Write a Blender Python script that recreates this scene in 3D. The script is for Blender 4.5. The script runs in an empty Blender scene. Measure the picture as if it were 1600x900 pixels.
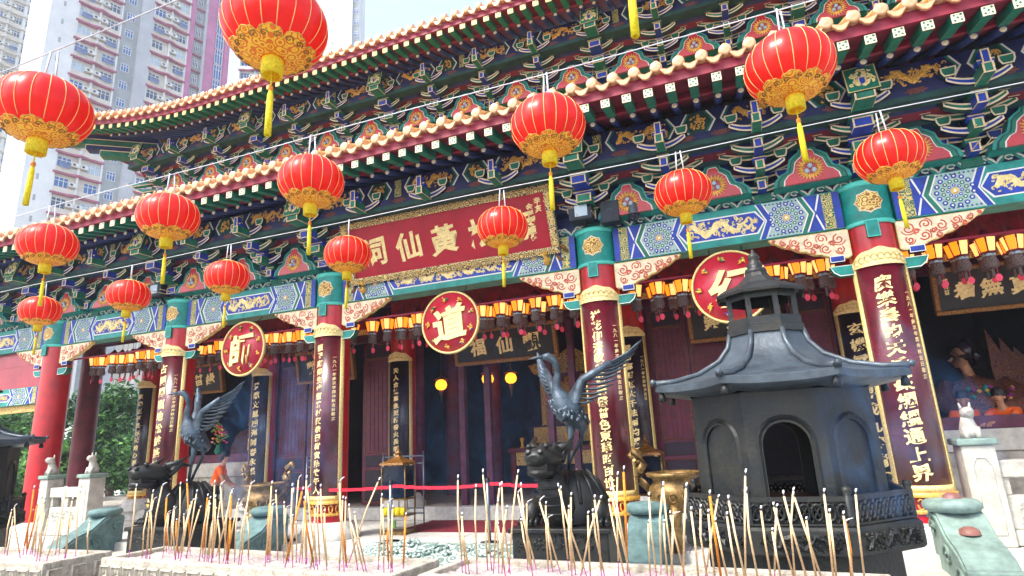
import bpy, bmesh, math, random
from mathutils import Vector, Matrix
SC = bpy.context.scene
COL = SC.collection
PI = math.pi
# ---------------------------------------------------------------- camera (at the origin; the court lies 2.4 m below it)
# axes solved from the photograph's vanishing points: rows = world X (along the facade), Y (into the hall), Z (up)
CAM_AX = ((0.9310422, -0.13367177, -0.33954716), (0.36167252, 0.21432446, 0.90733567), (-0.04851191, -0.96757268, 0.24789052))
cam_d = bpy.data.cameras.new('camera')
cam_d.sensor_width = 36.0; cam_d.lens = 930.0 / 1600.0 * 36.0
cam_d.clip_start = 0.05; cam_d.clip_end = 3000
cam = bpy.data.objects.new('camera', cam_d); COL.objects.link(cam)
cam.matrix_world = Matrix([[r[0], -r[1], -r[2], 0] for r in CAM_AX] + [[0, 0, 0, 1]])
SC.camera = cam
# ---------------------------------------------------------------- sky, sun, exposure
SUN_EL, SUN_AZ = math.radians(52), math.radians(212)      # azimuth from +Y, clockwise: sun stands behind the camera, to its left
W = bpy.data.worlds.new('World'); SC.world = W; W.use_nodes = True
wn = W.node_tree; bg = wn.nodes['Background']
sky = wn.nodes.new('ShaderNodeTexSky'); sky.sky_type = 'NISHITA'; sky.sun_disc = False
sky.sun_elevation = SUN_EL; sky.sun_rotation = SUN_AZ; sky.air_density = 1.0; sky.dust_density = 3.0; sky.ozone_density = 1.0
hs = wn.nodes.new('ShaderNodeHueSaturation'); hs.inputs['Saturation'].default_value = 0.75; hs.inputs['Value'].default_value = 1.5
wn.links.new(sky.outputs[0], hs.inputs['Color']); wn.links.new(hs.outputs[0], bg.inputs['Color'])
bg.inputs['Strength'].default_value = 0.15
sd = bpy.data.lights.new('sun', 'SUN'); sd.energy = 2.6; sd.angle = math.radians(12); sd.color = (1.0, 0.95, 0.88)
sun = bpy.data.objects.new('sun', sd); COL.objects.link(sun)
dsun = Vector((math.sin(SUN_AZ) * math.cos(SUN_EL), math.cos(SUN_AZ) * math.cos(SUN_EL), math.sin(SUN_EL)))
sun.rotation_euler = dsun.to_track_quat('Z', 'Y').to_euler()
SC.view_settings.view_transform = 'Standard'; SC.view_settings.look = 'None'
SC.view_settings.exposure = 1.15; SC.view_settings.gamma = 1.0
SC.render.engine = 'CYCLES'
SC.cycles.use_denoising = True
SC.cycles.max_bounces = 7; SC.cycles.diffuse_bounces = 4; SC.cycles.glossy_bounces = 3
SC.cycles.transmission_bounces = 4; SC.cycles.transparent_max_bounces = 6
SC.cycles.sample_clamp_indirect = 6.0

# ---------------------------------------------------------------- materials
def lin(h):
    h = h.lstrip('#'); o = []
    for i in (0, 2, 4):
        c = int(h[i:i+2], 16) / 255; o.append(c / 12.92 if c <= .04045 else ((c + .055) / 1.055) ** 2.4)
    return tuple(o) + (1,)
MATS = {}
def mat(name, col, rough=.6, metal=0., var=.12, scale=6., bump=0., bscale=40., emit=None, est=0., spec=.5, col2=None, coat=0., transl=0.):
    if name in MATS: return MATS[name]
    m = bpy.data.materials.new(name); m.use_nodes = True; MATS[name] = m
    nt = m.node_tree; b = nt.nodes['Principled BSDF']
    c = lin(col) if isinstance(col, str) else col
    tc = nt.nodes.new('ShaderNodeTexCoord'); n = nt.nodes.new('ShaderNodeTexNoise')
    n.inputs['Scale'].default_value = scale; n.inputs['Detail'].default_value = 6; n.inputs['Roughness'].default_value = .65
    nt.links.new(tc.outputs['Object'], n.inputs['Vector'])
    mix = nt.nodes.new('ShaderNodeMix'); mix.data_type = 'RGBA'
    c2 = lin(col2) if col2 else tuple(x * (1 - 2.2 * var) for x in c[:3]) + (1,)
    c1 = c if col2 else tuple(min(1, x * (1 + var)) for x in c[:3]) + (1,)
    mix.inputs['A'].default_value = c1; mix.inputs['B'].default_value = c2
    mr = nt.nodes.new('ShaderNodeMapRange'); mr.inputs['From Min'].default_value = .35; mr.inputs['From Max'].default_value = .68
    nt.links.new(n.outputs['Fac'], mr.inputs['Value']); nt.links.new(mr.outputs[0], mix.inputs['Factor'])
    nt.links.new(mix.outputs['Result'], b.inputs['Base Color'])
    rr = nt.nodes.new('ShaderNodeMapRange'); rr.inputs['To Min'].default_value = max(.02, rough - .1); rr.inputs['To Max'].default_value = min(1, rough + .1)
    nt.links.new(n.outputs['Fac'], rr.inputs['Value']); nt.links.new(rr.outputs[0], b.inputs['Roughness'])
    b.inputs['Metallic'].default_value = metal; b.inputs['Specular IOR Level'].default_value = spec
    b.inputs['Coat Weight'].default_value = coat; b.inputs['Coat Roughness'].default_value = .15
    if bump:
        n2 = nt.nodes.new('ShaderNodeTexNoise'); n2.inputs['Scale'].default_value = bscale; n2.inputs['Detail'].default_value = 5
        nt.links.new(tc.outputs['Object'], n2.inputs['Vector'])
        bp = nt.nodes.new('ShaderNodeBump'); bp.inputs['Strength'].default_value = bump; bp.inputs['Distance'].default_value = .02
        nt.links.new(n2.outputs['Fac'], bp.inputs['Height']); nt.links.new(bp.outputs[0], b.inputs['Normal'])
    if emit:
        b.inputs['Emission Color'].default_value = lin(emit); b.inputs['Emission Strength'].default_value = est
    if transl:
        out = nt.nodes['Material Output']; t = nt.nodes.new('ShaderNodeBsdfTranslucent'); mx = nt.nodes.new('ShaderNodeMixShader')
        nt.links.new(mix.outputs['Result'], t.inputs['Color']); mx.inputs[0].default_value = transl
        nt.links.new(b.outputs[0], mx.inputs[1]); nt.links.new(t.outputs[0], mx.inputs[2]); nt.links.new(mx.outputs[0], out.inputs['Surface'])
    return m
mat('red', '#b40014', .38, var=.14, scale=3, coat=.35)
mat('darkred', '#68021a', .5, var=.2, scale=3)
mat('crimson', '#a80024', .45, var=.1, scale=2)
mat('disc_red', '#b00c2e', .4, var=.1, scale=2, coat=.3)
mat('rose', '#86042a', .55, var=.15, scale=3)
mat('soffit', '#740828', .7, var=.2, scale=3)
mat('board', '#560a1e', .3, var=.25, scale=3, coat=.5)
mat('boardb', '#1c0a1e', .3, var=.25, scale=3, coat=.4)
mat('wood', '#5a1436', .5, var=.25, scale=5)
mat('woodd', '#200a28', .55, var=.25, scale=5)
mat('black', '#12100f', .5, var=.2)
mat('gold', '#e6b04a', .4, .15, var=.22, scale=30)
mat('goldp', '#e6cc84', .5, .05, var=.25, scale=60)
mat('golddk', '#8a5c20', .45, .3, var=.4, scale=30)
mat('cream', '#f0dcb8', .6, var=.1, scale=10)
mat('letter', '#f4dc98', .4, .1, var=.12, scale=20)
mat('teal', '#008a80', .5, var=.18, scale=5)
mat('teallt', '#4fc4b4', .5, var=.1)
mat('green', '#027058', .55, var=.22, scale=5)
mat('greendk', '#033e38', .6, var=.25, scale=5)
mat('blue', '#0434a2', .5, var=.2, scale=5)
mat('navy', '#041250', .55, var=.25, scale=5)
mat('bluedk', '#05266a', .6, var=.25, scale=4)
mat('white', '#e8e6dc', .6, var=.06)
mat('rustcloud', '#7a3a1c', .6, var=.25, scale=30)
mat('tile', '#d6a678', .28, var=.2, scale=9, coat=.4)
mat('tileor', '#c47434', .3, var=.2, scale=9, coat=.4)
mat('tileroof', '#c08a3c', .3, var=.3, scale=6, coat=.4)
mat('lantern', '#f0200e', .36, var=.06, scale=3, transl=.48, coat=.35)
mat('rib', '#f6c878', .5, var=.05)
mat('yellow', '#f4e020', .6, var=.15, scale=60, transl=.3)
mat('wire', '#c8ccd4', .5, .2)
mat('bronze', '#1c2126', .45, .3, var=.3, scale=4, bump=.25, bscale=30, col2='#34332c')
mat('craneb', '#4c5a66', .4, .45, var=.3, scale=8, bump=.3, bscale=60)
mat('brass', '#86693a', .42, .4, var=.35, scale=12, bump=.2, bscale=50)
mat('stone', '#c4c2bc', .75, var=.12, scale=7, bump=.3, bscale=60)
mat('stonew', '#bcb8ac', .7, var=.12, scale=7, bump=.3, bscale=60)
mat('stoneg', '#7f968c', .7, var=.16, scale=6, bump=.3, bscale=50)
mat('stoneteal', '#5f7d7c', .75, var=.2, scale=6, bump=.4, bscale=40)
mat('stonet', '#a8a294', .8, var=.2, scale=5, bump=.3, bscale=60)
mat('planterstone', '#b0a898', .8, var=.2, scale=14, bump=.6, bscale=60)
mat('sand', '#b4a8a0', .95, var=.12, scale=40, bump=.8, bscale=60, col2='#a89c98')
mat('carpet', '#700a22', .95, var=.15, scale=20, bump=.3, bscale=200)
mat('tan', '#e6c698', .8, var=.15, scale=30)
mat('orangestick', '#e88a24', .8, var=.2, scale=30)
mat('magenta', '#8c2a74', .8, var=.1)
mat('ash', '#dad6d6', .95, var=.2, scale=80)
mat('skin', '#c08a68', .5, var=.1, scale=12)
mat('hair', '#100c0c', .5, var=.2, scale=40)
mat('shirt', '#f06414', .8, var=.1, scale=9, bump=.2, bscale=14)
mat('steel', '#8a929a', .3, .8, var=.1)
mat('darkmetal', '#1c2430', .5, .3, var=.2)
mat('glassdark', '#182436', .12, .0, var=.3)
mat('tape', '#d01838', .6, var=.05)
mat('lampglow', '#f0b878', .5, emit='#ffb060', est=.8)
mat('lampamber', '#d86c14', .5, emit='#ff7c10', est=.9)
mat('outline', '#e2c696', .5, .05, var=.15, scale=20)
mat('palefloral', '#a4bcb4', .6, var=.1, scale=20)
mat('globeglow', '#ffb040', .5, emit='#ff9a20', est=1.8)
mat('fringe', '#6c5a58', .9, var=.4, scale=60, bump=.5, bscale=80)
mat('tag', '#e0405c', .7, var=.15)
mat('tagpale', '#f0a0a8', .7, var=.1)
mat('bark', '#5a4a3c', .9, var=.3, scale=8, bump=.6, bscale=20)
mat('leafa', '#70a452', .6, var=.3, scale=3, transl=.25)
mat('leafb', '#34643a', .6, var=.3, scale=3, transl=.2)
mat('towerw', '#d6d6d2', .8, var=.06, scale=.3)
mat('towerc', '#ccc4b4', .8, var=.08, scale=.4)
mat('towerg', '#9a9f9f', .8, var=.12, scale=.4)
mat('towerlilac', '#aaacae', .8, var=.08, scale=.4)
mat('towerpink', '#b0688c', .8, var=.1, scale=.4)
mat('ledge', '#a04e66', .8, var=.15, scale=.6)
mat('pane', '#2a4664', .12, .0, var=.35, scale=.35)
mat('paneblue', '#2a5c9a', .1, .0, var=.3, scale=.3)
mat('panepale', '#a8bcc8', .2, .0, var=.2, scale=.35)
mat('acunit', '#d0d0c8', .6, var=.1)
mat('cloth', '#5a6a90', .9, var=.6, scale=1.2)
mat('asphalt', '#8a8884', .9, var=.15, scale=3, bump=.3)

def pattern_mat(name, a, b, scale, thr=.5, rough=.5, metal=.1, kind='voronoi'):
    """painted scrollwork: bands of colour b over colour a."""
    m = bpy.data.materials.new(name); m.use_nodes = True; MATS[name] = m
    nt = m.node_tree; bs = nt.nodes['Principled BSDF']; tc = nt.nodes.new('ShaderNodeTexCoord')
    v = nt.nodes.new('ShaderNodeTexVoronoi'); v.inputs['Scale'].default_value = scale
    v.feature = 'F1'; v.inputs['Randomness'].default_value = .7
    nt.links.new(tc.outputs['Object'], v.inputs['Vector'])
    ma = nt.nodes.new('ShaderNodeMath'); ma.operation = 'MULTIPLY'; ma.inputs[1].default_value = 22
    nt.links.new(v.outputs['Distance'], ma.inputs[0])
    s = nt.nodes.new('ShaderNodeMath'); s.operation = 'SINE'; nt.links.new(ma.outputs[0], s.inputs[0])
    r = nt.nodes.new('ShaderNodeMapRange'); r.inputs['From Min'].default_value = thr - .25 - .5; r.inputs['From Max'].default_value = thr + .25 - .5
    nt.links.new(s.outputs[0], r.inputs['Value'])
    mx = nt.nodes.new('ShaderNodeMix'); mx.data_type = 'RGBA'; mx.inputs['A'].default_value = lin(a); mx.inputs['B'].default_value = lin(b)
    nt.links.new(r.outputs[0], mx.inputs['Factor']); nt.links.new(mx.outputs['Result'], bs.inputs['Base Color'])
    bs.inputs['Roughness'].default_value = rough; bs.inputs['Metallic'].default_value = metal
    bp = nt.nodes.new('ShaderNodeBump'); bp.inputs['Strength'].default_value = .5; bp.inputs['Distance'].default_value = .01
    nt.links.new(r.outputs[0], bp.inputs['Height']); nt.links.new(bp.outputs[0], bs.inputs['Normal'])
    return m
pattern_mat('goldscroll', '#946420', '#f0cc78', 11, .5, metal=.05)
pattern_mat('goldframe', '#3a3a50', '#f0d48c', 9, .42, metal=.05)
pattern_mat('lanterncap', '#ea7414', '#ffc434', 15, .35, metal=.0)
pattern_mat('stripgold', '#20604c', '#d8c070', 14, .5)
pattern_mat('fretrelief', '#20241f', '#4a4a40', 12, .5, metal=.4)
pattern_mat('robe', '#4c0c3a', '#a06a28', 17, .85)
pattern_mat('stonecarve', '#6a8078', '#b4c4bc', 5, .5, metal=0)

# ---------------------------------------------------------------- object helpers
def tag(o, label=None, cat=None, group=None, kind=None):
    if label: o['label'] = label
    if cat: o['category'] = cat
    if group: o['group'] = group
    if kind: o['kind'] = kind
    return o
WL = {}
def wl(o): return WL.get(o.name, Vector((0, 0, 0)))
def empty(name, loc, label=None, cat=None, group=None, rz=0):
    o = bpy.data.objects.new(name, None); COL.objects.link(o); o.empty_display_size = .2
    o.location = loc; o.rotation_euler = (0, 0, rz); WL[o.name] = Vector(loc)
    return tag(o, label, cat, group)
def put(name, mesh, parent=None, loc=(0, 0, 0), rot=None, scale=None):
    """an object for mesh at world position loc (parents are unrotated)."""
    o = bpy.data.objects.new(name, mesh); COL.objects.link(o)
    loc = Vector(loc); WL[o.name] = loc
    if parent is not None:
        o.parent = parent; loc = loc - wl(parent)
    o.location = loc
    if rot is not None: o.rotation_euler = rot
    if scale is not None: o.scale = scale
    return o
def local(name, mesh, parent, loc=(0, 0, 0), rot=None, scale=None):
    o = bpy.data.objects.new(name, mesh); COL.objects.link(o); o.parent = parent; o.location = loc
    if rot is not None: o.rotation_euler = rot
    if scale is not None: o.scale = scale
    return o
def copy_tree(src, parent=None):
    c = src.copy(); COL.objects.link(c); c.parent = parent
    for ch in src.children: copy_tree(ch, c)
    return c

class MB:
    def __init__(s): s.v = []; s.f = []; s.m = []; s.sm = []
    def poly(s, pts, m=0, smooth=False):
        i = len(s.v); s.v += [tuple(p) for p in pts]; s.f.append(tuple(range(i, i + len(pts)))); s.m.append(m); s.sm.append(smooth)
    def box(s, x0, x1, y0, y1, z0, z1, m=0, mf=None):
        i = len(s.v)
        s.v += [(x0, y0, z0), (x1, y0, z0), (x1, y1, z0), (x0, y1, z0), (x0, y0, z1), (x1, y0, z1), (x1, y1, z1), (x0, y1, z1)]
        for k, q in enumerate(((0, 1, 5, 4), (3, 2, 1, 0), (4, 5, 6, 7), (1, 2, 6, 5), (2, 3, 7, 6), (3, 0, 4, 7))):
            s.f.append(tuple(i + a for a in q)); s.m.append(mf if (mf is not None and k == 0) else m); s.sm.append(False)
        return s
    def rbox(s, M, hx, hy, hz, m=0):
        i = len(s.v); b = MB().box(-hx, hx, -hy, hy, -hz, hz)
        s.v += [tuple(M @ Vector(p)) for p in b.v]
        for q in b.f: s.f.append(tuple(i + a for a in q)); s.m.append(m); s.sm.append(False)
    def prism(s, pts, y0, y1, m=0, mside=None, flip=False):
        """pts (x, z) counter-clockwise seen from -Y; front face at y0."""
        n = len(pts); i = len(s.v)
        s.v += [(x, y0, z) for x, z in pts] + [(x, y1, z) for x, z in pts]
        s.f.append(tuple(range(i, i + n))); s.m.append(m); s.sm.append(False)
        s.f.append(tuple(range(i + 2 * n - 1, i + n - 1, -1))); s.m.append(m if mside is None else mside); s.sm.append(False)
        for k in range(n):
            a, b = i + k, i + (k + 1) % n
            s.f.append((a, a + n, b + n, b)); s.m.append(m if mside is None else mside); s.sm.append(False)
    def tube(s, pts, rad, n=6, m=0, cap=True, smooth=True, flat=1.0):
        pts = [Vector(p) for p in pts]; k = len(pts)
        if not hasattr(rad, '__len__'): rad = [rad] * k
        i = len(s.v); up = Vector((0, 0, 1))
        for j, p in enumerate(pts):
            t = (pts[min(j + 1, k - 1)] - pts[max(j - 1, 0)]).normalized()
            a = t.cross(up)
            if a.length < .05: a = t.cross(Vector((1, 0, 0)))
            a.normalize(); b = a.cross(t)
            for q in range(n):
                w = 2 * PI * q / n; s.v.append(tuple(p + a * math.cos(w) * rad[j] + b * math.sin(w) * rad[j] * flat))
        for j in range(k - 1):
            for q in range(n):
                s.f.append((i + j * n + q, i + j * n + (q + 1) % n, i + (j + 1) * n + (q + 1) % n, i + (j + 1) * n + q)); s.m.append(m); s.sm.append(smooth)
        if cap:
            s.f.append(tuple(i + q for q in range(n - 1, -1, -1))); s.m.append(m); s.sm.append(False)
            s.f.append(tuple(i + (k - 1) * n + q for q in range(n))); s.m.append(m); s.sm.append(False)
    def lathe(s, prof, n=24, m=0, c=(0, 0, 0), ph=0., smooth=True, a0=0, a1=2 * PI, mlist=None, capb=False, capt=False, mod=None):
        full = abs(a1 - a0 - 2 * PI) < 1e-6; cols = n if full else n + 1; i = len(s.v)
        for (r, z) in prof:
            for q in range(cols):
                w = a0 + ph + (a1 - a0) * q / n; rr = r * (mod(q) if mod else 1)
                s.v.append((c[0] + rr * math.sin(w), c[1] - rr * math.cos(w), c[2] + z))
        for j in range(len(prof) - 1):
            for q in range(n):
                q2 = (q + 1) % cols if full else q + 1
                s.f.append((i + j * cols + q, i + j * cols + q2, i + (j + 1) * cols + q2, i + (j + 1) * cols + q))
                s.m.append(mlist[j] if mlist else m); s.sm.append(smooth)
        if capb: s.f.append(tuple(i + q for q in range(cols - 1, -1, -1))); s.m.append(m); s.sm.append(False)
        if capt: s.f.append(tuple(i + (len(prof) - 1) * cols + q for q in range(cols))); s.m.append(mlist[-1] if mlist else m); s.sm.append(False)
    def ribbon(s, pts, wid, y, h, m=0):
        """raised ribbon in the plane y: pts (x, z); ridge h towards -Y."""
        k = len(pts); i = len(s.v)
        for j, (x, z) in enumerate(pts):
            x2, z2 = pts[min(j + 1, k - 1)]; x1, z1 = pts[max(j - 1, 0)]
            dx, dz = x2 - x1, z2 - z1; l = math.hypot(dx, dz) or 1; nx, nz = -dz / l, dx / l
            w = wid[j] if hasattr(wid, '__len__') else wid
            s.v += [(x + nx * w, y, z + nz * w), (x, y - h, z), (x - nx * w, y, z - nz * w)]
        for j in range(k - 1):
            a = i + 3 * j
            s.f += [(a, a + 1, a + 4, a + 3), (a + 1, a + 2, a + 5, a + 4)]; s.m += [m, m]; s.sm += [False, False]
    def disc(s, c, r, y, m=0, n=10):
        s.poly([(c[0] + r * math.cos(2 * PI * q / n), y, c[1] + r * math.sin(2 * PI * q / n)) for q in range(n)], m)
    def move(s, M):
        s.v = [tuple(M @ Vector(p)) for p in s.v]; return s
    def add(s, o, M=None):
        i = len(s.v); s.v += [tuple(M @ Vector(p)) for p in o.v] if M else list(o.v)
        s.f += [tuple(i + a for a in q) for q in o.f]; s.m += o.m; s.sm += o.sm
    def mesh(s, name, mats, recalc=False, weld=False, bevel=0):
        me = bpy.data.meshes.new(name); me.from_pydata(s.v, [], s.f)
        for mm in (mats if isinstance(mats, (list, tuple)) else [mats]): me.materials.append(MATS[mm])
        me.polygons.foreach_set('material_index', s.m); me.polygons.foreach_set('use_smooth', s.sm)
        if recalc or weld or bevel:
            bm = bmesh.new(); bm.from_mesh(me)
            if weld: bmesh.ops.remove_doubles(bm, verts=bm.verts, dist=1e-4)
            if bevel: bmesh.ops.bevel(bm, geom=[e for e in bm.edges if len(e.link_faces) == 2 and e.calc_face_angle() > .5], offset=bevel, segments=2, affect='EDGES', profile=.5)
            bmesh.ops.recalc_face_normals(bm, faces=bm.faces); bm.to_mesh(me); bm.free()
        me.update(); return me
    def part(s, name, mats, parent=None, **k):
        """vertices are in world space."""
        return put(name, s.mesh(name, mats, **k), parent)

def outlined(pts, y0, y1, inset, mats, name, recess=.0):
    """extruded outline whose front face has a painted border strip: mats = (fill, border, sides)."""
    bm = bmesh.new()
    f = bm.faces.new([bm.verts.new((x, y0, z)) for x, z in pts]); bm.normal_update()
    if f.normal.y > 0: f.normal_flip()
    r = bmesh.ops.extrude_face_region(bm, geom=[f])
    vs = [e for e in r['geom'] if isinstance(e, bmesh.types.BMVert)]
    nf = [e for e in r['geom'] if isinstance(e, bmesh.types.BMFace)]
    for v in vs: v.co.y = y1
    bm.normal_update(); bmesh.ops.recalc_face_normals(bm, faces=bm.faces)
    front = [q for q in bm.faces if all(abs(v.co.y - y0) < 1e-6 for v in q.verts)]
    for q in bm.faces: q.material_index = 2
    ri = bmesh.ops.inset_region(bm, faces=front, thickness=inset, depth=-recess)
    for q in ri['faces']: q.material_index = 1
    for q in front: q.material_index = 0
    me = bpy.data.meshes.new(name); bm.to_mesh(me); bm.free()
    for mm in mats: me.materials.append(MATS[mm])
    return me

# ---------------------------------------------------------------- lettering
GL = {}
_fc = bpy.data.curves.new('glyph', 'FONT'); _fo = bpy.data.objects.new('glyph', _fc); COL.objects.link(_fo)
def glyph(ch, bold=.016):
    k = (ch, bold)
    if k not in GL:
        _fc.body = ch; _fc.offset = bold; _fc.resolution_u = 2; _fc.size = 1
        dg = bpy.context.evaluated_depsgraph_get(); dg.update()
        me = bpy.data.meshes.new_from_object(_fo.evaluated_get(dg))
        vs = [tuple(v.co) for v in me.vertices]; fs = [tuple(p.vertices) for p in me.polygons]
        bpy.data.meshes.remove(me)
        xs = [v[0] for v in vs] or [0]; ys = [v[1] for v in vs] or [0]
        cx, cy = (max(xs) + min(xs)) / 2, (max(ys) + min(ys)) / 2
        rnd = random.Random(ord(ch)); a, b = rnd.uniform(0, 6), rnd.uniform(0, 6)
        vv = []
        for x, y, _ in vs:                                  # a brush hand: strokes rise to the right and sway a little
            x, y = x - cx, y - cy
            y += .14 * x; x += .03 * math.sin(7 * y + a); y += .025 * math.sin(6 * x + b)
            vv.append((x, y))
        GL[k] = (vv, fs)
    return GL[k]
def write(mb, ch, fn, size, m=0, bold=.016, sx=1.0):
    """fn(u, v, d) maps board coordinates to world; d = how far proud."""
    vs, fs = glyph(ch, bold); i = len(mb.v)
    mb.v += [tuple(fn(x * size * sx, y * size)) for x, y in vs]
    for q in fs: mb.f.append(tuple(i + a for a in q)); mb.m.append(m); mb.sm.append(False)

def scrolls(mb, x0, x1, z0, z1, y, seed, m=0, h=.012, dragon=True, dens=1.0):
    """gold relief: a winding dragon body with curls and flecks around it."""
    rnd = random.Random(seed); w, hh = x1 - x0, z1 - z0; zc = (z0 + z1) / 2
    if dragon:
        n = max(16, int(w / hh * 12)); per = hh * 1.5; ph = rnd.uniform(0, 6)
        pts = [(x0 + w * (.04 + .92 * t / n), zc + hh * .27 * math.sin(ph + 2 * PI * (w * t / n) / per) + hh * .06 * math.sin(5 * t)) for t in range(n + 1)]
        mb.ribbon(pts, [hh * (.05 + .09 * math.sin(PI * min(1, .12 + t / n)) ** .7) for t in range(n + 1)], y, h, m)
        hx, hz = pts[-1]
        for q in range(5):
            a = -1 + q * .5; mb.ribbon([(hx, hz), (hx + hh * .12 * math.cos(a), hz + hh * .12 * math.sin(a)), (hx + hh * .2 * math.cos(a + .3), hz + hh * .2 * math.sin(a + .3))], [.03 * hh + .004, .03 * hh, .005], y, h, m)
        for t in range(3, n, 4):
            px, pz = pts[t]; sg = 1 if pz < zc else -1
            mb.ribbon([(px, pz), (px + hh * .06, pz + sg * hh * .2), (px + hh * .18, pz + sg * hh * .27), (px + hh * .2, pz + sg * hh * .18)], [.045 * hh, .04 * hh, .035 * hh, .01 * hh], y, h * .8, m)
    k = int(dens * 34 * w / hh * .6)
    for _ in range(k):
        cx, cz = rnd.uniform(x0 + .06 * hh, x1 - .06 * hh), rnd.uniform(z0 + .1 * hh, z1 - .1 * hh)
        r = hh * rnd.uniform(.05, .12); a = rnd.uniform(0, 6.28); sg = rnd.choice((-1, 1)); tu = rnd.uniform(.45, .95)
        pts = [(cx + r * (1 - .75 * t / 6) * math.cos(a + sg * tu * 2 * PI * t / 6), cz + r * (1 - .75 * t / 6) * math.sin(a + sg * tu * 2 * PI * t / 6)) for t in range(7)]
        pts = [(min(x1, max(x0, px)), min(z1, max(z0, pz))) for px, pz in pts]
        mb.ribbon(pts, [hh * .036 * (1.2 - .1 * t) for t in range(7)], y, h * .7, m)
# ================================================================ SETTING
GZ, TZ, HZ = -2.4, -1.62, -1.36       # court, porch terrace, hall floor
COLX = [-20.4, -16.2, -11.95, -7.7, -2.1, 2.1, 6.35]
g = MB(); g.box(-250, 250, -250, 250, GZ - .3, GZ)
tag(g.part('ground', 'asphalt'), kind='structure')
# terrace with a long flight of steps in front
ter = MB(); ter.box(-24, 12, 9.2, 12.4, GZ, TZ - .03)
for k in range(1, 6):
    pass
terrace = tag(ter.part('terrace', 'stone'), kind='structure')
stp = MB().box(-2.0, 2.0, 0, .36, -.15, 0).mesh('step', 'stonew', bevel=.012)
for k in range(1, 5):
    for q in range(9):
        put('step', stp, terrace, (-22 + q * 4.004, 9.2 - .32 * k, TZ - .15 * k))
slab = MB().box(-.495, .495, -.395, .395, -.04, 0).mesh('paving_slab', 'stone', bevel=.006)
rnd = random.Random(4)
for i in range(22):
    for j in range(4):
        put('paving_slab', slab, terrace, (-17.5 + i, 9.6 + j * .8, TZ + rnd.uniform(-.003, .003)))
hf = MB(); hf.box(-24, 12, 12.4, 22, GZ, HZ, 0)
tag(hf.part('hall_floor', 'stonet'), kind='structure')
cst = MB().box(-1.0, 1.0, 0, .3, -.255, .02).mesh('kerb_stone', 'stone', bevel=.012)
for q in range(16): put('kerb_stone', cst, terrace, (-22 + q * 2.003, 12.35, HZ))

# ================================================================ TEMPLE HALL
hall = empty('temple_hall', (-4.9, 10, TZ), 'red columned temple hall with double tiled eaves and painted bracket sets', 'temple')
# ---- columns
def column(x, y, zt, r, zb=TZ):
    m = MB(); m.lathe([(r * 1.0, zb + .3), (r * 1.0, (zb + zt) / 2), (r * .985, zt)], 28)
    c = put('column', m.mesh('column', 'red'), hall)
    b = MB(); b.lathe([(r * 1.75, zb - .005), (r * 1.75, zb + .1), (r * 1.6, zb + .13), (r * 1.5, zb + .2), (r * 1.28, zb + .3), (r * .9, zb + .305)], 28)
    b.move(Matrix.Translation((x, y, 0))); c.location.x += x; c.location.y += y; WL[c.name] = Vector((x, y, 0))
    put('column_base', b.mesh('column_base', 'stone'), c)
    return c
for x in COLX:
    c = column(x, 10, 3.5, .33)
    m = MB()
    m.lathe([(.345, 2.84), (.365, 2.85), (.365, 2.9), (.352, 2.905)], 28, 1, (x, 10, 0))
    m.lathe([(.352, 2.905), (.352, 3.44)], 28, 0, (x, 10, 0)); m.lathe([(.352, 3.44), (.375, 3.45), (.375, 3.52), (.3, 3.525)], 28, 1, (x, 10, 0))
    put('column_cap', m.mesh('column_cap', ['teal', 'teallt']), c)
    # gold medallion wrapped round the cap, turned a little towards the court
    m = MB(); ring = []
    for q in range(24):
        a = 2 * PI * q / 24; k = 1 + .1 * math.cos(8 * a); ring.append((.52 * k * math.cos(a), 3.18 + .17 * k * math.sin(a)))
    def cyl(u, z, d): return (x + (.352 + d) * math.sin(u), 10 - (.352 + d) * math.cos(u), z)
    for q in range(24):
        (a, b), (e, f) = ring[q], ring[(q + 1) % 24]
        m.poly([cyl(0, 3.18, .03), cyl(a * .9, 3.18 + (b - 3.18) * .86, .02), cyl(e * .9, 3.18 + (f - 3.18) * .86, .02)], 0)
        m.poly([cyl(a * .9, 3.18 + (b - 3.18) * .86, .02), cyl(a, b, .008), cyl(e, f, .008), cyl(e * .9, 3.18 + (f - 3.18) * .86, .02)], 1)
    put('medallion', m.mesh('medallion', ['goldscroll', 'cream']), c)
for x in COLX[1:]:
    column(x, 12.7, 7.4, .3, HZ)
column(-18.9, 12.7, 5.2, .3, HZ).data.materials[0] = MATS['darkred']

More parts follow.
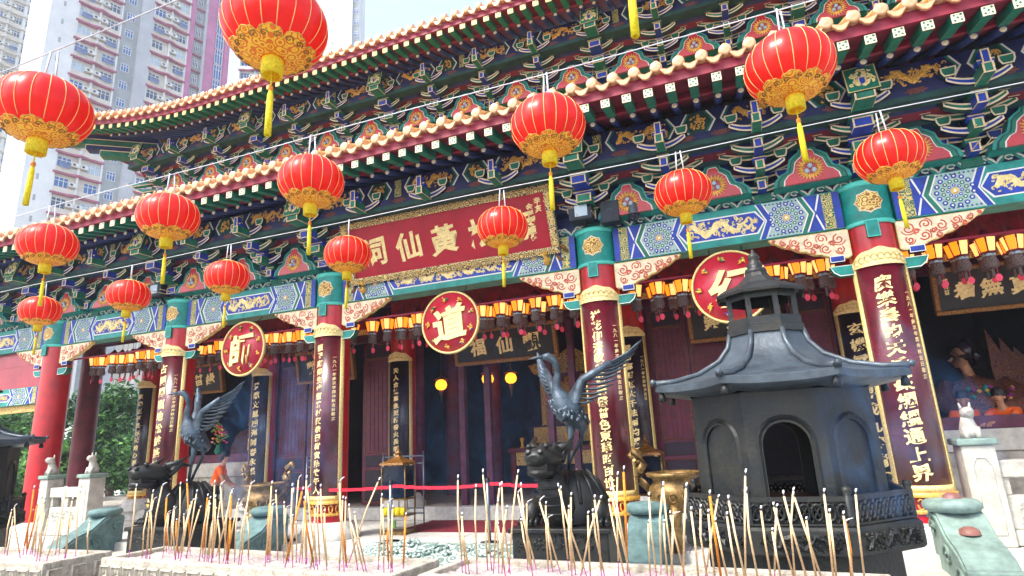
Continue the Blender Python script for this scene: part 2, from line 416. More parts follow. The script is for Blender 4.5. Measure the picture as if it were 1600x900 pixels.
# ---- painted lintel beam between the columns
def chev(m, a, b, t, z0, z1, y, mi, sg=1):
    zm = (z0 + z1) / 2
    p = [(a + t, z0), (b + t, z0), (b, zm), (b + t, z1), (a + t, z1), (a, zm)]
    return p
def paint_beam(x0, x1, z0, z1, yf, parent, seed, long=True):
    m = MB(); N = ['blue', 'stripgold', 'white', 'green', 'teal', 'teallt', 'navy', 'cream', 'floral', 'black']
    L = x1 - x0; zc = (z0 + z1) / 2; h = z1 - z0; dots = MB(); gold = MB()
    for side in (0, 1):
        def X(u): return x0 + u if side == 0 else x1 - u
        def plate(pts, lift, mi):
            q = [(X(u), z) for u, z in pts]
            if side == 1: q = q[::-1]
            m.prism(q, yf - lift, yf + .002, mi)
        R = lambda a, b: [(a, z0), (b, z0), (b, z1), (a, z1)]
        t = .13
        C = lambda a, b: [(a + t, z0), (b + t, z0), (b, zc), (b + t, z1), (a + t, z1), (a, zc)]
        plate(R(0, .1), .006, 0); plate(R(.102, .25), .008, 1)
        plate([(.252, z0), (.36 + t, z0), (.36, zc), (.36 + t, z1), (.252, z1)], .006, 0)
        plate([(.262, z0), (.29, z0), (.36, zc - .05), (.345, zc - .02)], .009, 2); plate([(.262, z1), (.345, zc + .02), (.36, zc + .05), (.29, z1)], .009, 2)
        plate(C(.362, .385), .008, 2); plate(C(.387, .45), .006, 3); plate(C(.452, .472), .008, 2)
        plate(C(.474, .95), .006, 7)
        plate(C(.952, .972), .008, 2); plate(C(.974, 1.05), .007, 0); plate(C(1.052, 1.072), .008, 2)
        # whorl flower on the cream chevron: rings of round blue and green beads
        cx = X(.474 + .24 + .06)
        for rr, nn, mi, rs in ((.225, 15, 0, .036), (.15, 12, 1, .03), (.085, 8, 0, .024), (.0, 1, 2, .05)):
            for q in range(nn):
                a = 2 * PI * (q + .5 * (rr > .1)) / nn; dx, dz = rr * math.cos(a), rr * math.sin(a)
                if abs(dz) < h / 2 - rs:
                    dots.disc((cx + dx, zc + dz), rs, yf - .012, mi, 9); dots.disc((cx + dx, zc + dz), rs * .45, yf - .015, 3, 6)
        for q in range(10):
            u = .55 + .055 * q
            for zz in (z0 + .035, z1 - .035):
                dots.disc((X(u + .05), zz), .016, yf - .012, q % 2, 6)
    a, b = x0 + 1.1, x1 - 1.1
    if b - a > .3:
        e = .05
        def hexa(d): return [(a + .1 + d, z0 + .1 + d), (b - .1 - d, z0 + .1 + d), (b + .02 - d, zc), (b - .1 - d, z1 - .1 - d), (a + .1 + d, z1 - .1 - d), (a - .02 + d, zc)]
        m.prism(hexa(0), yf - .006, yf + .002, 2); m.prism(hexa(.022), yf - .01, yf + .002, 0)
        scrolls(gold, a + .1, b - .1, z0 + .13, z1 - .13, yf - .0105, seed, dens=1.5)
    put('painted_pattern', m.mesh('painted_pattern', [{'floral': 'cream', 'cream': 'palefloral'}.get(n, n) for n in N]), parent)
    tag(put('whorl_beads', dots.mesh('whorl_beads', ['blue', 'green', 'gold', 'white']), parent), kind='stuff')
    if gold.v: put('gold_dragon_relief', gold.mesh('gold_dragon_relief', 'letter'), parent)
for i in range(6):
    x0, x1 = COLX[i] + .345, COLX[i + 1] - .345
    b = MB(); b.box(x0, x1, 9.8, 10.2, 2.87, 3.48, 0)
    o = b.part('lintel_beam', ['teal'], hall); paint_beam(x0, x1, 2.885, 3.465, 9.8, o, 10 + i)
# wave trim on top of the beam
tr = MB(); tr.box(-21, 7, 9.86, 10.1, 3.49, 3.62, 0)
trim = tr.part('cloud_trim_board', ['navy'], hall)
m = MB()
for k in range(int(27.6 / .7)):
    cx = -20.7 + k * .7
    pts = [(cx + .35 * t / 10, 3.50 + .15 * abs(math.sin(PI * t / 10)) ** .6 - .03 * math.sin(3 * PI * t / 10) ** 2) for t in range(-10, 11)]
    m.ribbon(pts, .016, 9.845, .012, 0)
    m.ribbon([(px, pz - .045) for px, pz in pts], .022, 9.85, .006, 1)
    for sg in (-1, 1): m.ribbon([(cx + sg * .16 + .05 * math.cos(a * .9), 3.565 + .035 * math.sin(a * .9)) for a in range(7)], .011, 9.843, .01, 0)
put('cloud_curls', m.mesh('cloud_curls', ['white', 'teal']), trim)

# ---- sparrow braces under the beam
def brace(sg):
    top, w = 2.86, 1.12; pts = [(0, top), (0, top - .42)]
    n = 24
    for q in range(1, n):
        u = q / n; pts.append((w * u, top - .42 * (1 - u ** 1.5) - .022 * abs(math.sin(u * PI * 5.5)) - .02))
    pts.append((w, top))
    pts = [(sg * x, z) for x, z in pts]
    if sg > 0: pts = pts
    else: pts = pts[::-1]
    me = outlined(pts, 9.83, 9.93, .018, ('cream', 'goldp', 'goldp'), 'sparrow_brace')
    s = MB(); rnd = random.Random(3)
    for u, v, r in ((.13, .14, .085), (.13, .31, .06), (.33, .1, .075), (.3, .27, .075), (.5, .15, .075), (.47, .28, .045), (.67, .1, .065), (.64, .2, .04), (.82, .08, .045), (.93, .045, .025), (.22, .2, .04), (.41, .2, .04), (.75, .16, .035)):
        a0 = rnd.uniform(0, 6); tu = rnd.choice((-1, 1))
        s.ribbon([(sg * (w * u + r * (1 - t / 13) * math.cos(a0 + tu * t * .75)), top - v + r * (1 - t / 13) * math.sin(a0 + tu * t * .75)) for t in range(12)], .0105, 9.8285, .008, 0)
        s.ribbon([(sg * (w * u + r * 1.1 * math.cos(a0 + 2 + t * .4)), top - v + r * 1.1 * math.sin(a0 + 2 + t * .4)) for t in range(6)], .008, 9.8285, .008, 0)
    return me, s.mesh('scroll_lines', 'tag')
BR = {sg: brace(sg) for sg in (-1, 1)}
for sg in (-1, 1): BR[sg][1].materials.clear(); BR[sg][1].materials.append(mat('coral', '#d0604a', .6))
rod = MB(); rod.tube([(-20.4, 9.97, 2.5), (6.3, 9.97, 2.5)], .022, 6, 0)
put('red_rod', rod.mesh('red_rod', 'rose'), hall)
blk = outlined([(-.1, 0), (.1, 0), (.1, .1), (-.1, .1)], -.06, .06, .016, ('blue', 'white', 'navy'), 'brace_block')
curl = {sg: outlined([(x * sg, z) for x, z in (((0, -.1), (.22, -.1), (.3, -.04), (.34, .06), (0, .06)) if sg > 0 else ((0, .06), (.34, .06), (.3, -.04), (.22, -.1), (0, -.1)))], -.07, .07, .014, ('teal', 'white', 'green'), 'brace_corbel') for sg in (-1, 1)}
peg = outlined([(-.085, -.13), (.085, -.13), (.085, .13), (-.085, .13)], -.03, .03, .016, ('teal', 'teallt', 'green'), 'beam_peg')
for i, x in enumerate(COLX):
    for sg in (-1, 1):
        if i == 6 and sg == 1 or i == 0: continue
        b = put('sparrow_brace', BR[sg][0], hall, (x + sg * .31, 0, 0)); put('scroll_lines', BR[sg][1], b, (x + sg * .31, 0, 0))
        put('brace_block', blk, b, (x + sg * .52, 9.88, 2.36)); put('brace_corbel', curl[sg], b, (x + sg * .3, 9.9, 2.24))
    put('beam_peg', peg, hall, (x - .02, 9.66, 2.76))

# ---- bracket sets
def arm_pts(L, th=.1, lift=.13):
    n = 10; lo = [(L * t / n, lift * (abs(t) / n) ** 2.2) for t in range(-n, n + 1)]
    hi = [(L * .97 * t / n, th + lift * .9 * (abs(t) / n) ** 2.2) for t in range(n, -n - 1, -1)]
    return lo + hi
ARM = {}
for nm, L in (('short', .38), ('long', .58)):
    for c in ('blue', 'green'):
        ARM[nm, c] = outlined(arm_pts(L), -.055, .055, .027, (c, 'cream', 'navy' if c == 'blue' else 'greendk'), 'bracket_arm')
CUP = {c: outlined([(-.065, 0), (.065, 0), (.095, .06), (.095, .14), (-.095, .14), (-.095, .06)], -.07, .07, .024, (c, 'cream', 'greendk'), 'bracket_block') for c in ('green', 'blue')}
Z0, HL, YS = 3.56, .225, .29
def nose_mesh(big):
    m = MB(); top = big == 'top'; big = big is True
    for j in range(3 if top else 0, 4):
        z = Z0 + .08 + HL * j; y1 = 9.9 - YS * (j + 1) - (.02 if j < 3 else .12); w = .065 if not big else .13
        col = 0 if j % 2 == 0 else 1
        m.box(-w, w, y1, 9.2 if top else 9.95, z, z + .15, col)
        for a, b, c, d in ((-w, -w + .022, z, z + .15), (w - .022, w, z, z + .15), (-w + .016, w - .016, z, z + .016), (-w + .016, w - .016, z + .134, z + .15)):
            m.box(a, b, y1 - .006, y1 + .001, c, d, 2)
        m.box(-w - .03, w + .03, y1 + .03, y1 + .16, z + .15, z + .21, 1 - col)     # cushion
        m.box(-w - .034, w + .034, y1 + .025, y1 + .031, z + .196, z + .212, 2)
        m.box(-w - .005, -w, y1, 9.2, z, z + .014, 2); m.box(w, w + .005, y1, 9.2, z, z + .014, 2)
    # tall beak at the outer end
    z = Z0 + .08 + HL * 3; y = 9.9 - YS * 4 - .11
    m.box(-.05, .05, y - .012, y + .1, z + .15, z + .34, 0)
    for a, b, c, d in ((-.05, -.034, .15, .34), (.034, .05, .15, .34), (-.034, .034, .324, .34)): m.box(a, b, y - .018, y - .011, z + c, z + d, 2)
    if not top: m.box(-.13, .13, 9.82, 10.02, Z0 - .06, Z0 + .08, 1)
    return m.mesh('bracket_set', ['blue', 'green', 'outline'])
NOSE = {k: nose_mesh(k) for k in (False, True, 'top')}
TIER = [(0.0, 0.0, .317), (2.7, 4.44, .295)]          # (dy, dz, rafter pitch) of the lower and the upper eave
def bset_x():
    xs = []
    for a, b in zip(COLX[:-1], COLX[1:]):
        n = 4 if b - a > 5 else 3
        xs += [a + (b - a) * k / n for k in range(n)]
    return xs + [COLX[-1]]
BX = bset_x()
panelme = outlined([(-.2, 0), (.2, 0), (.2, .44), (-.2, .44)], -.03, .03, .02, ('green', 'goldp', 'greendk'), 'gold_tablet')
pg = MB(); scrolls(pg, -.16, .16, .05, .39, -.031, 5, dragon=False, dens=2.6); pgm = pg.mesh('tablet_relief', 'letter')
def flame_mesh():
    def ogee(w, h, b=0):
        pts = [(-w, b), (w, b)]
        prof = [(1, .0), (.96, .16), (.8, .3), (.62, .36), (.56, .48), (.5, .66), (.36, .76), (.24, .82), (.2, .94), (.14, 1.0)]
        r = [(w * a, b + (h - b) * c) for a, c in prof[1:]]
        return pts + r + [(-x, z) for x, z in r[::-1]]
    m = MB()
    for k, (w, h, b) in enumerate(((.54, .78, 0), (.49, .735, .0), (.465, .71, .0), (.40, .65, .0), (.38, .63, .0))):
        m.prism(ogee(w, h * .82, b), -.01 - .008 * k, .3 if k == 0 else .02, k)
    return m.mesh('flame_panel', ['teal', 'greendk', 'green', 'white', 'red'])
FL = flame_mesh()
m = MB(); n = 22; pts = []
for q in range(n * 2):
    a = 2 * PI * q / (n * 2); r = (.185 if q % 2 == 0 else .12) * (1.15 if math.sin(a) > .5 else 1)
    pts.append((r * math.cos(a) * 1.1, .22 + r * math.sin(a)))
for q in range(len(pts)):
    (a, b), (c, d) = pts[q], pts[(q + 1) % len(pts)]; k = .62
    m.poly([(a, -.05, b), (c, -.05, d), (c * k, -.062, .22 + (d - .22) * k), (a * k, -.062, .22 + (b - .22) * k)], 0)
for px, pz in ((-.05, .19), (.05, .19), (0, .27)):
    m.lathe([(.0, -.04), (.03, -.03), (.04, 0), (.03, .03), (0, .04)], 8, 1, (px, -.06, pz))
SB = m.mesh('sunburst', ['gold', 'panepale'])
XL = [(-20.9, 6.8), (-16.9, 6.8)]
for t, (dy, dz, pitch) in enumerate(TIER):
    T = Vector((0, dy, dz)); xa, xb = XL[t]
    xs = [x for x in BX if x >= xa]
    for i, x in enumerate(xs):
        big = any(abs(x - c) < .01 for c in COLX)
        behind = t == 0 and -7.4 < x < -2.4                     # the plaque hangs in front of the lower steps
        bs = put('bracket_set', NOSE['top'] if behind else NOSE[big], hall, (x, dy, dz))
        for j in range(3 if behind else 0, 4):
            y = 9.9 - YS * j; z = Z0 + .1 + HL * j
            for lv, nm in ((0, 'short'), (1, 'long')):
                if j == 3 and lv == 1: nm = 'short'
                c = 'blue' if (j + lv) % 2 else 'green'
                L = .38 if nm == 'short' else .58
                yy, zz = y - .012 * lv - .05, z + HL * lv
                if zz > Z0 + HL * 4 + .05: continue
                put('bracket_arm', ARM[nm, c], bs, (x, yy + dy, zz + dz))
                for sg in (-1, 1): put('bracket_block', CUP['green' if c == 'blue' else 'blue'], bs, (x + sg * (L - .05), yy - .012 + dy, zz + .185 + dz))
        if big:
            tb = put('gold_tablet', panelme, bs, (x, 8.62 + dy, 4.42 + dz), (-.25, 0, 0)); local('tablet_relief', pgm, tb)
        if i < len(xs) - 1 and not (t == 0 and -7.3 < (x + xs[i + 1]) / 2 < -2.5):
            f = put('flame_panel', FL, hall, ((x + xs[i + 1]) / 2, 9.57 + dy, 3.6 + dz)); put('sunburst', SB, f, ((x + xs[i + 1]) / 2, 9.57 + dy, 3.58 + dz))
    # sloped banded boards behind the arms, with a tie rail at each step
    m = MB(); m.box(xa, xb, 9.97 + dy, 10.1 + dy, Z0 + dz, Z0 + .33 + dz, 0); m.part('backing_board', ['bluedk'], hall)
    for j in range(4):
        za, zb2 = Z0 + .1 + HL * (j + .45), Z0 + .1 + HL * (j + 1); yb = lambda z: 10.01 - YS * ((z - Z0 - .1) / HL - 1)
        m = MB(); m.poly([(xa, yb(za) + dy, za + dz), (xb, yb(za) + dy, za + dz), (xb, yb(zb2) + dy, zb2 + dz), (xa, yb(zb2) + dy, zb2 + dz)], 0)
        za0 = Z0 + .1 + HL * j; m.poly([(xa, yb(za0) + dy, za0 + dz), (xb, yb(za0) + dy, za0 + dz), (xb, yb(za) + dy, za + dz), (xa, yb(za) + dy, za + dz)], 1)
        r = m.part('backing_board', ['soffit', 'bluedk'], hall)
        m = MB(); y0 = yb(za) - .05; m.box(xa, xb, y0 + dy, y0 + .05 + dy, za - .045 + dz, za + .045 + dz, 0)
        for zz in (-.043, .033): m.box(xa, xb, y0 - .005 + dy, y0 + .001 + dy, za + zz + dz, za + zz + .01 + dz, 1)
        put('tie_rail', m.mesh('tie_rail', ['bluedk' if j % 2 else 'greendk', 'navy']), r)
    # eave purlin with gold panels
    yf = 9.02 + dy; z0, z1 = 4.52 + dz, 4.9 + dz
    m = MB(); m.box(xa, xb, yf, yf + .3, z0, z1, 0); m.box(xa, xb, yf - .04, yf + .2, z0 - .13, z0 - .005, 0); m.box(xa, xb, yf - .06, yf + .2, z0 - .22, z0 - .135, 1)
    pur = m.part('eave_purlin', ['navy', 'greendk'], hall)
    pat = MB(); gold = MB(); cl = MB(); x = xa + .1; k = 0
    while x < xb - 1.4:
        zc = (z0 + z1) / 2
        L = 1.15 if k % 2 == 0 else .55; t_ = .11
        P = lambda a, b, s1=1, s2=1: [(a + t_, z0 + .01), (b - t_, z0 + .01), (b, zc), (b - t_, z1 - .01), (a + t_, z1 - .01), (a, zc)]
        pat.prism(P(x, x + L), yf - .005, yf + .01, 0); pat.prism(P(x + .03, x + L - .03), yf - .008, yf + .01, 1); pat.prism(P(x + .07, x + L - .07), yf - .011, yf + .01, 2 if k % 2 == 0 else 3)
        scrolls(gold, x + .15, x + L - .15, z0 + .04, z1 - .04, yf - .0115, 50 + k + 100 * t, dragon=(k % 2 == 0), dens=1.0 if k % 2 == 0 else 1.7)
        if k % 4 == 3:
            pat.prism([(x + L + .06, z0 + .02), (x + L + .2, z0 + .02), (x + L + .2, z1 - .02), (x + L + .06, z1 - .02)], yf - .006, yf + .01, 4); x += .2
        x += L + .06; k += 1
    x = xa + .3
    while x < xb:
        for q, w in enumerate((.09, .14, .1)): cl.ribbon([(x - w, z0 - .1 + q * .03), (x + w, z0 - .1 + q * .03)], .011, yf - .041, .004, 0)
        x += .52
    put('purlin_painting', pat.mesh('purlin_painting', ['white', 'green', 'navy', 'greendk', 'stripgold']), pur)
    put('gold_dragon_relief', gold.mesh('gold_dragon_relief', 'gold'), pur); tag(put('cloud_marks', cl.mesh('cloud_marks', 'rustcloud'), pur), kind='stuff')
    # rafters, boards and tiles
    def lift(x):
        if t == 0: return 0, 0
        u = max(0, (-12.5 - x) / 5.5); return .42 * u ** 2.2, -.55 * u ** 2.2
    xe = xa - (.9 if t == 0 else 1.7); n = int((xb + .2 - xe) / pitch)
    RR = MB(); RR.tube([(0, 0, 0), (0, 1.25, .48)], .058, 8, 0); RRm = RR.mesh('round_rafter', 'bluedk')
    RE = MB(); RE.lathe([(.0, -.012), (.03, -.008), (.034, 0)], 8, 0); RE.move(Matrix.Rotation(-PI / 2, 4, 'X') @ Matrix.Scale(1.25, 4)); REm = RE.mesh('rafter_dot', 'cream')
    SQm = MB().box(-.062, .062, 0, .5, -.062, .062, 0).move(Matrix.Rotation(.2, 4, 'X')).mesh('square_rafter', 'green')
    EP = MB(); EP.box(-.064, .064, -.012, .004, -.064, .064, 0)
    for a, b in ((0, 0), (.036, .036), (-.036, .036), (.036, -.036), (-.036, -.036)):
        EP.poly([(a - .02, -.014, b), (a, -.014, b - .02), (a + .02, -.014, b), (a, -.014, b + .02)], 1)
    for a, b in ((.04, 0), (-.04, 0), (0, .04), (0, -.04)): EP.disc((a, b), .009, -.014, 1, 5)
    EPm = EP.mesh('rafter_end_plate', ['goldp' if t else 'cream', 'green'])
    RT = MB(); RT.lathe([(.0, -.03), (.06, -.027), (.082, -.02), (.088, 0), (.088, .3)], 14, 0); RT.move(Matrix.Rotation(PI / 2 * -1, 4, 'X') @ Matrix.Scale(1, 4))
    RTm = RT.mesh('round_tile_end', 'tile', recalc=True)
    DT = MB(); d = pitch / 2 - .01; pts = [(-d, .07), (-d * .8, .01), (-d * .5, -.05), (-.05, -.085), (0, -.1), (.05, -.085), (d * .5, -.05), (d * .8, .01), (d, .07), (d * .5, .01), (0, -.012), (-d * .5, .01)]
    DTm = outlined(pts, -.02, .02, .01, ('tile', 'tileor', 'tile'), 'drip_tile')
    KN = MB(); KN.lathe([(.05, 0), (.045, .02), (.028, .035), (.04, .065), (.03, .095), (0, .11)], 10, 0); KNm = KN.mesh('tile_knob', 'tileor')
    rise = .5; run = 4.9 if t == 0 else 6.5
    TR = MB()
    prof = [(0, 0), (run * .33, run * .33 * .44), (run * .66, run * .66 * .5), (run, run * .56)]
    TR.tube([(0, yy, zz) for yy, zz in prof], .088, 8, 0); TRm = TR.mesh('tile_row', 'tileroof')
    for i in range(n):
        x = xe + (i + .5) * pitch; dl, do = lift(x); o = Vector((x, dy + do, dz + dl))
        if x > xa:
            a = put('round_rafter', RRm, hall, o + Vector((0, 8.5, 4.80))); put('rafter_dot', REm, a, o + Vector((0, 8.497, 4.80)))
        a = put('square_rafter', SQm, hall, o + Vector((0, 7.98, 4.80))); put('rafter_end_plate', EPm, a, o + Vector((0, 7.977, 4.80)))
        put('drip_tile', DTm, hall, o + Vector((0, 7.885, 5.06)))
        a = put('tile_row', TRm, hall, o + Vector((pitch / 2, 8.0, 5.16)))
        put('round_tile_end', RTm, a, o + Vector((pitch / 2, 7.88, 5.125)))
        put('tile_knob', KNm, a, o + Vector((pitch / 2, 8.02, 5.21)))
    # continuous sheets that follow the lifted eave line
    def sheet(name, sec, mm, thick=True):
        m = MB(); N = 40
        for q in range(N):
            A = xe + (xb + .2 - xe) * q / N; B = xe + (xb + .2 - xe) * (q + 1) / N
            la, oa = lift(A); lb, ob = lift(B)
            for (y0, zz0), (y1, zz1) in zip(sec, sec[1:] + sec[:1]):
                m.poly([(A, y0 + dy + oa, zz0 + dz + la), (B, y0 + dy + ob, zz0 + dz + lb), (B, y1 + dy + ob, zz1 + dz + lb), (A, y1 + dy + oa, zz1 + dz + la)], 0)
        m.poly([(xe, y + dy + lift(xe)[1], z + dz + lift(xe)[0]) for y, z in sec], 0)
        return m.part(name, mm, hall, weld=True, recalc=True)
    sheet('eave_fascia', [(7.95, 4.875), (8.0, 4.875), (8.0, 5.05), (7.95, 5.05)], 'rose')
    sheet('rafter_board', [(8.47, 4.875), (8.52, 4.865), (8.52, 4.97), (8.47, 4.96)], 'rose')
    sheet('soffit', [(8.0, 4.88), (8.5, 4.975), (8.5, 4.995), (8.0, 4.9)], 'soffit')
    sheet('inner_soffit', [(8.52, 4.87), (9.75, 5.345), (9.75, 5.37), (8.52, 4.895)], 'soffit')
    sheet('roof_bed', [(7.92, 5.055)] + [(8.0 + y, 5.1 + z) for y, z in prof] + [(8.0 + run, 4.95 + run * .56), (8.0, 5.02)], 'tileroof')
# upper storey wall behind the lower roof, and the main ridge
w = MB(); w.box(-16.3, 6.5, 12.6, 13.0, 5.2, 8.05, 0); w.part('upper_wall', 'darkred', hall)
w = MB(); w.box(-17, 7, 16.8, 17.3, 12.8, 13.9, 0); w.part('main_ridge', 'tileroof', hall)
# the upper roof's left corner: hip beam with stepped underside and a dragon-headed end
hx, hy, hz = -17.0, 11.75, 9.15
dirv = Vector((-.80, -.60, 0)); side = Vector((-.60, .80, 0))
def hipbox(m, a, b, z0, z1, hw, mi):
    p = Vector((hx, hy, 0))
    q = [p + dirv * a + side * s for s in (-hw, hw)] + [p + dirv * b + side * s for s in (hw, -hw)]
    i = len(m.v); m.v += [(v.x, v.y, z0) for v in q] + [(v.x, v.y, z1) for v in q]
    for f in ((0, 1, 2, 3), (4, 5, 6, 7), (0, 1, 5, 4), (1, 2, 6, 5), (2, 3, 7, 6), (3, 0, 4, 7)): m.f.append(tuple(i + a_ for a_ in f)); m.m.append(mi); m.sm.append(False)
m = MB()
for k, (a, b, z0, z1) in enumerate(((-.8, .75, 9.12, 9.3), (-.8, 1.15, 9.305, 9.46), (-.8, 1.65, 9.465, 9.66), (-.8, 2.1, 9.665, 9.84))):
    hipbox(m, a, b, z0, z1, .16, k % 2)
    hipbox(m, b, b + .015, z0, z1, .165, 2); hipbox(m, a, b, z1 - .02, z1 + .004, .166, 2)
m.part('hip_beam', ['green', 'bluedk', 'cream'], hall, recalc=True)
m = MB(); p = Vector((hx, hy, 9.9)) + dirv * 2.1
m.tube([p, p + dirv * .2 + Vector((0, 0, .03)), p + dirv * .42 + Vector((0, 0, .0)), p + dirv * .6 + Vector((0, 0, .06))], [.13, .16, .13, .05], 8, 0); m.tube([p + dirv * .25 + Vector((0, 0, .1)), p + dirv * .1 + Vector((0, 0, .34))], [.05, .02], 6, 0)
m.part('hip_end_head', 'tileor', hall)
# side eave of the upper roof, running back from the corner
m = MB()
m.poly([(-18.5, 10.1, 9.75), (-17.9, 24, 9.6), (-14.5, 24, 11.5), (-14.5, 15, 11.5)], 0); m.poly([(-18.5, 10.1, 9.7), (-16.3, 12.6, 9.55), (-16.3, 24, 9.55), (-17.9, 24, 9.55)], 1)
m.part('side_eave', ['tileroof', 'soffit'], hall)
w = MB(); w.box(-16.4, -16.0, 13.0, 24, 5.2, 9.6, 0); w.part('upper_side_wall', 'darkred', hall)
for j in range(3):      # bracket arms of the side face seen end-on at the corner
    m = MB(); z = 8.1 + .24 * j; L = .5 + .34 * j
    m.tube([(-16.3, 12.62, z), (-16.3 - L, 12.62 - .1 * j, z), (-16.3 - L - .35, 12.62 - .1 * j, z + .16)], [.1, .1, .03], 4, 0)
    m.tube([(-16.3, 12.62 - .12, z - .06), (-16.3 - L, 12.5 - .1 * j, z - .06), (-16.3 - L - .35, 12.5 - .1 * j, z + .1)], .018, 4, 1)
    m.part('corner_bracket', ['teal', 'cream'], hall)
# porch ceiling
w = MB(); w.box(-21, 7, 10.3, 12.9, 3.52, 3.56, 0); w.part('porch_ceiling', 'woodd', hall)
for k in range(8):
    w = MB(); w.box(-20.9, 6.9, 10.45 + k * .3, 10.52 + k * .3, 3.42, 3.515, 0); w.part('ceiling_joist', 'wood', hall)
# ---------------------------------------------------------------- hall front: parapets, doors, transoms
def wallpart(name, x0, x1, y0, y1, z0, z1, mm, **k):
    return MB().box(x0, x1, y0, y1, z0, z1).part(name, mm, hall, **k)
for (a, b) in zip(COLX[1:-1], COLX[2:]):
    wallpart('transom_beam', a + .3, b - .3, 12.78, 12.98, 2.62, 2.95, 'wood')
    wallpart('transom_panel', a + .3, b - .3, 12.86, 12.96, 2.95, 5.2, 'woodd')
    for k in range(5):
        xx = a + .35 + (b - a - .7) * k / 4
        wallpart('transom_post', xx - .05, xx + .05, 12.8, 12.86, 2.95, 3.5, 'wood')
for (a, b) in ((-16.2, -11.95), (2.1, 6.35)):
    wallpart('parapet_cap', a + .32, b - .32, 12.62, 13.05, -.56, -.2, 'stonew', bevel=.015)
    for k in range(4):
        w = (b - a - .66) / 4; wallpart('parapet_panel', a + .33 + w * k + .01, a + .33 + w * (k + 1) - .01, 12.68, 13.0, HZ + .02, -.565, 'stonet', bevel=.01)
    wallpart('window_sill', a + .32, b - .32, 12.7, 12.98, -.198, .02, 'wood', bevel=.01)
    for xx in (a + .34, b - .56): 
        o = wallpart('window_jamb', xx, xx + .22, 12.74, 12.96, .022, 2.6, 'wood')
        for zz in (.1, 2.2): MB().box(xx + .02, xx + .2, 12.725, 12.739, zz, zz + .3).part('gold_corner', 'goldscroll', o)
def leaf(x0, w, y=12.84):
    o = wallpart('door_leaf', x0, x0 + w, y, y + .05, HZ + .03, 2.6, 'wood')
    for z0, z1 in ((HZ + .12, -.55), (-.45, -.2), (2.2, 2.5)):
        MB().box(x0 + .1, x0 + w - .1, y - .02, y + .001, z0, z1).part('door_panel', 'woodd', o, bevel=.01)
    m = MB()
    for k in range(1, 6): m.box(x0 + .1 + (w - .2) * k / 6 - .008, x0 + .1 + (w - .2) * k / 6 + .008, y - .012, y + .001, -.1, 2.1)
    for k in range(12): m.box(x0 + .1, x0 + w - .1, y - .014, y + .001, -.1 + k * .2, -.085 + k * .2)
    m.part('lattice', 'darkred', o)
    m = MB()
    for z0, z1 in ((-.14, 2.14), (HZ + .1, -.53), (2.18, 2.52)):
        m.ribbon([(x0 + .085, z0), (x0 + w - .085, z0), (x0 + w - .085, z1), (x0 + .085, z1), (x0 + .085, z0)], .012, y - .001, .012)
    m.part('gilt_beading', 'golddk', o)
    return o
for x in (-11.6, -10.65, -8.95): leaf(x, .9)
for x in (-1.75, -.95, 1.0): leaf(x, .78)
for x in (-7.35, -6.2, -5.55, -4.05, -3.5, -2.55): wallpart('door_post', x - .07, x + .07, 12.82, 12.98, HZ, 2.6, 'wood')
for (a, b) in zip(COLX[1:-1], COLX[2:]):
    m = MB(); n = 40
    for q in range(n):
        A, B = a + .35 + (b - a - .7) * q / n, a + .35 + (b - a - .7) * (q + 1) / n; f = lambda t: 11.9 + .03 * math.sin(t * 9)
        m.poly([(A, f(A), 2.75), (B, f(B), 2.75), (B, f(B), 3.5), (A, f(A), 3.5)], 0, True); m.poly([(A, f(A) - .004, 2.62), (B, f(B) - .004, 2.62), (B, f(B) - .004, 2.749), (A, f(A) - .004, 2.749)], 1, True)
    m.part('embroidered_valance', ['redcloth' if mat('redcloth', '#8c0a20', .8, var=.25, scale=6) else '', 'goldscroll'], hall)
# hall interior
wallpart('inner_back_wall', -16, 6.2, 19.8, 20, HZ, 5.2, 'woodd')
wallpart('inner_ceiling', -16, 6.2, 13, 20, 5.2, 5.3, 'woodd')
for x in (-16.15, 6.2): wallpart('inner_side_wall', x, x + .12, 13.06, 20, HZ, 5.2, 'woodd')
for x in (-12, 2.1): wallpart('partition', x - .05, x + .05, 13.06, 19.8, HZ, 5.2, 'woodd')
for x in (-7.7, -2.1, -4.9 - 1.6, -4.9 + 1.6): 
    m = MB(); m.lathe([(.24, HZ), (.24, 5.2)], 16, 0, (x, 15.4, 0)); m.part('inner_column', 'darkred', hall)
# left wing: red wall between two painted beams
wallpart('wing_wall', -20.1, -16.5, 9.95, 10.1, 1.92, 2.865, 'disc_red')
o = MB().box(-20.1, -16.5, 9.84, 10.16, 1.48, 1.915).part('lintel_beam', 'teal', hall); paint_beam(-20.1, -16.5, 1.49, 1.9, 9.84, o, 77)
for k in range(4):
    m = MB().lathe([(.05, 0), (.05, .12), (0, .13)], 8, 0, (-19.6 + k * .9, 9.9, 1.92)); 
m = MB(); m.box(-20.1, -16.5, 9.93, 10.0, 1.3, 1.475, 0); m.part('gold_valance', 'goldscroll', hall)

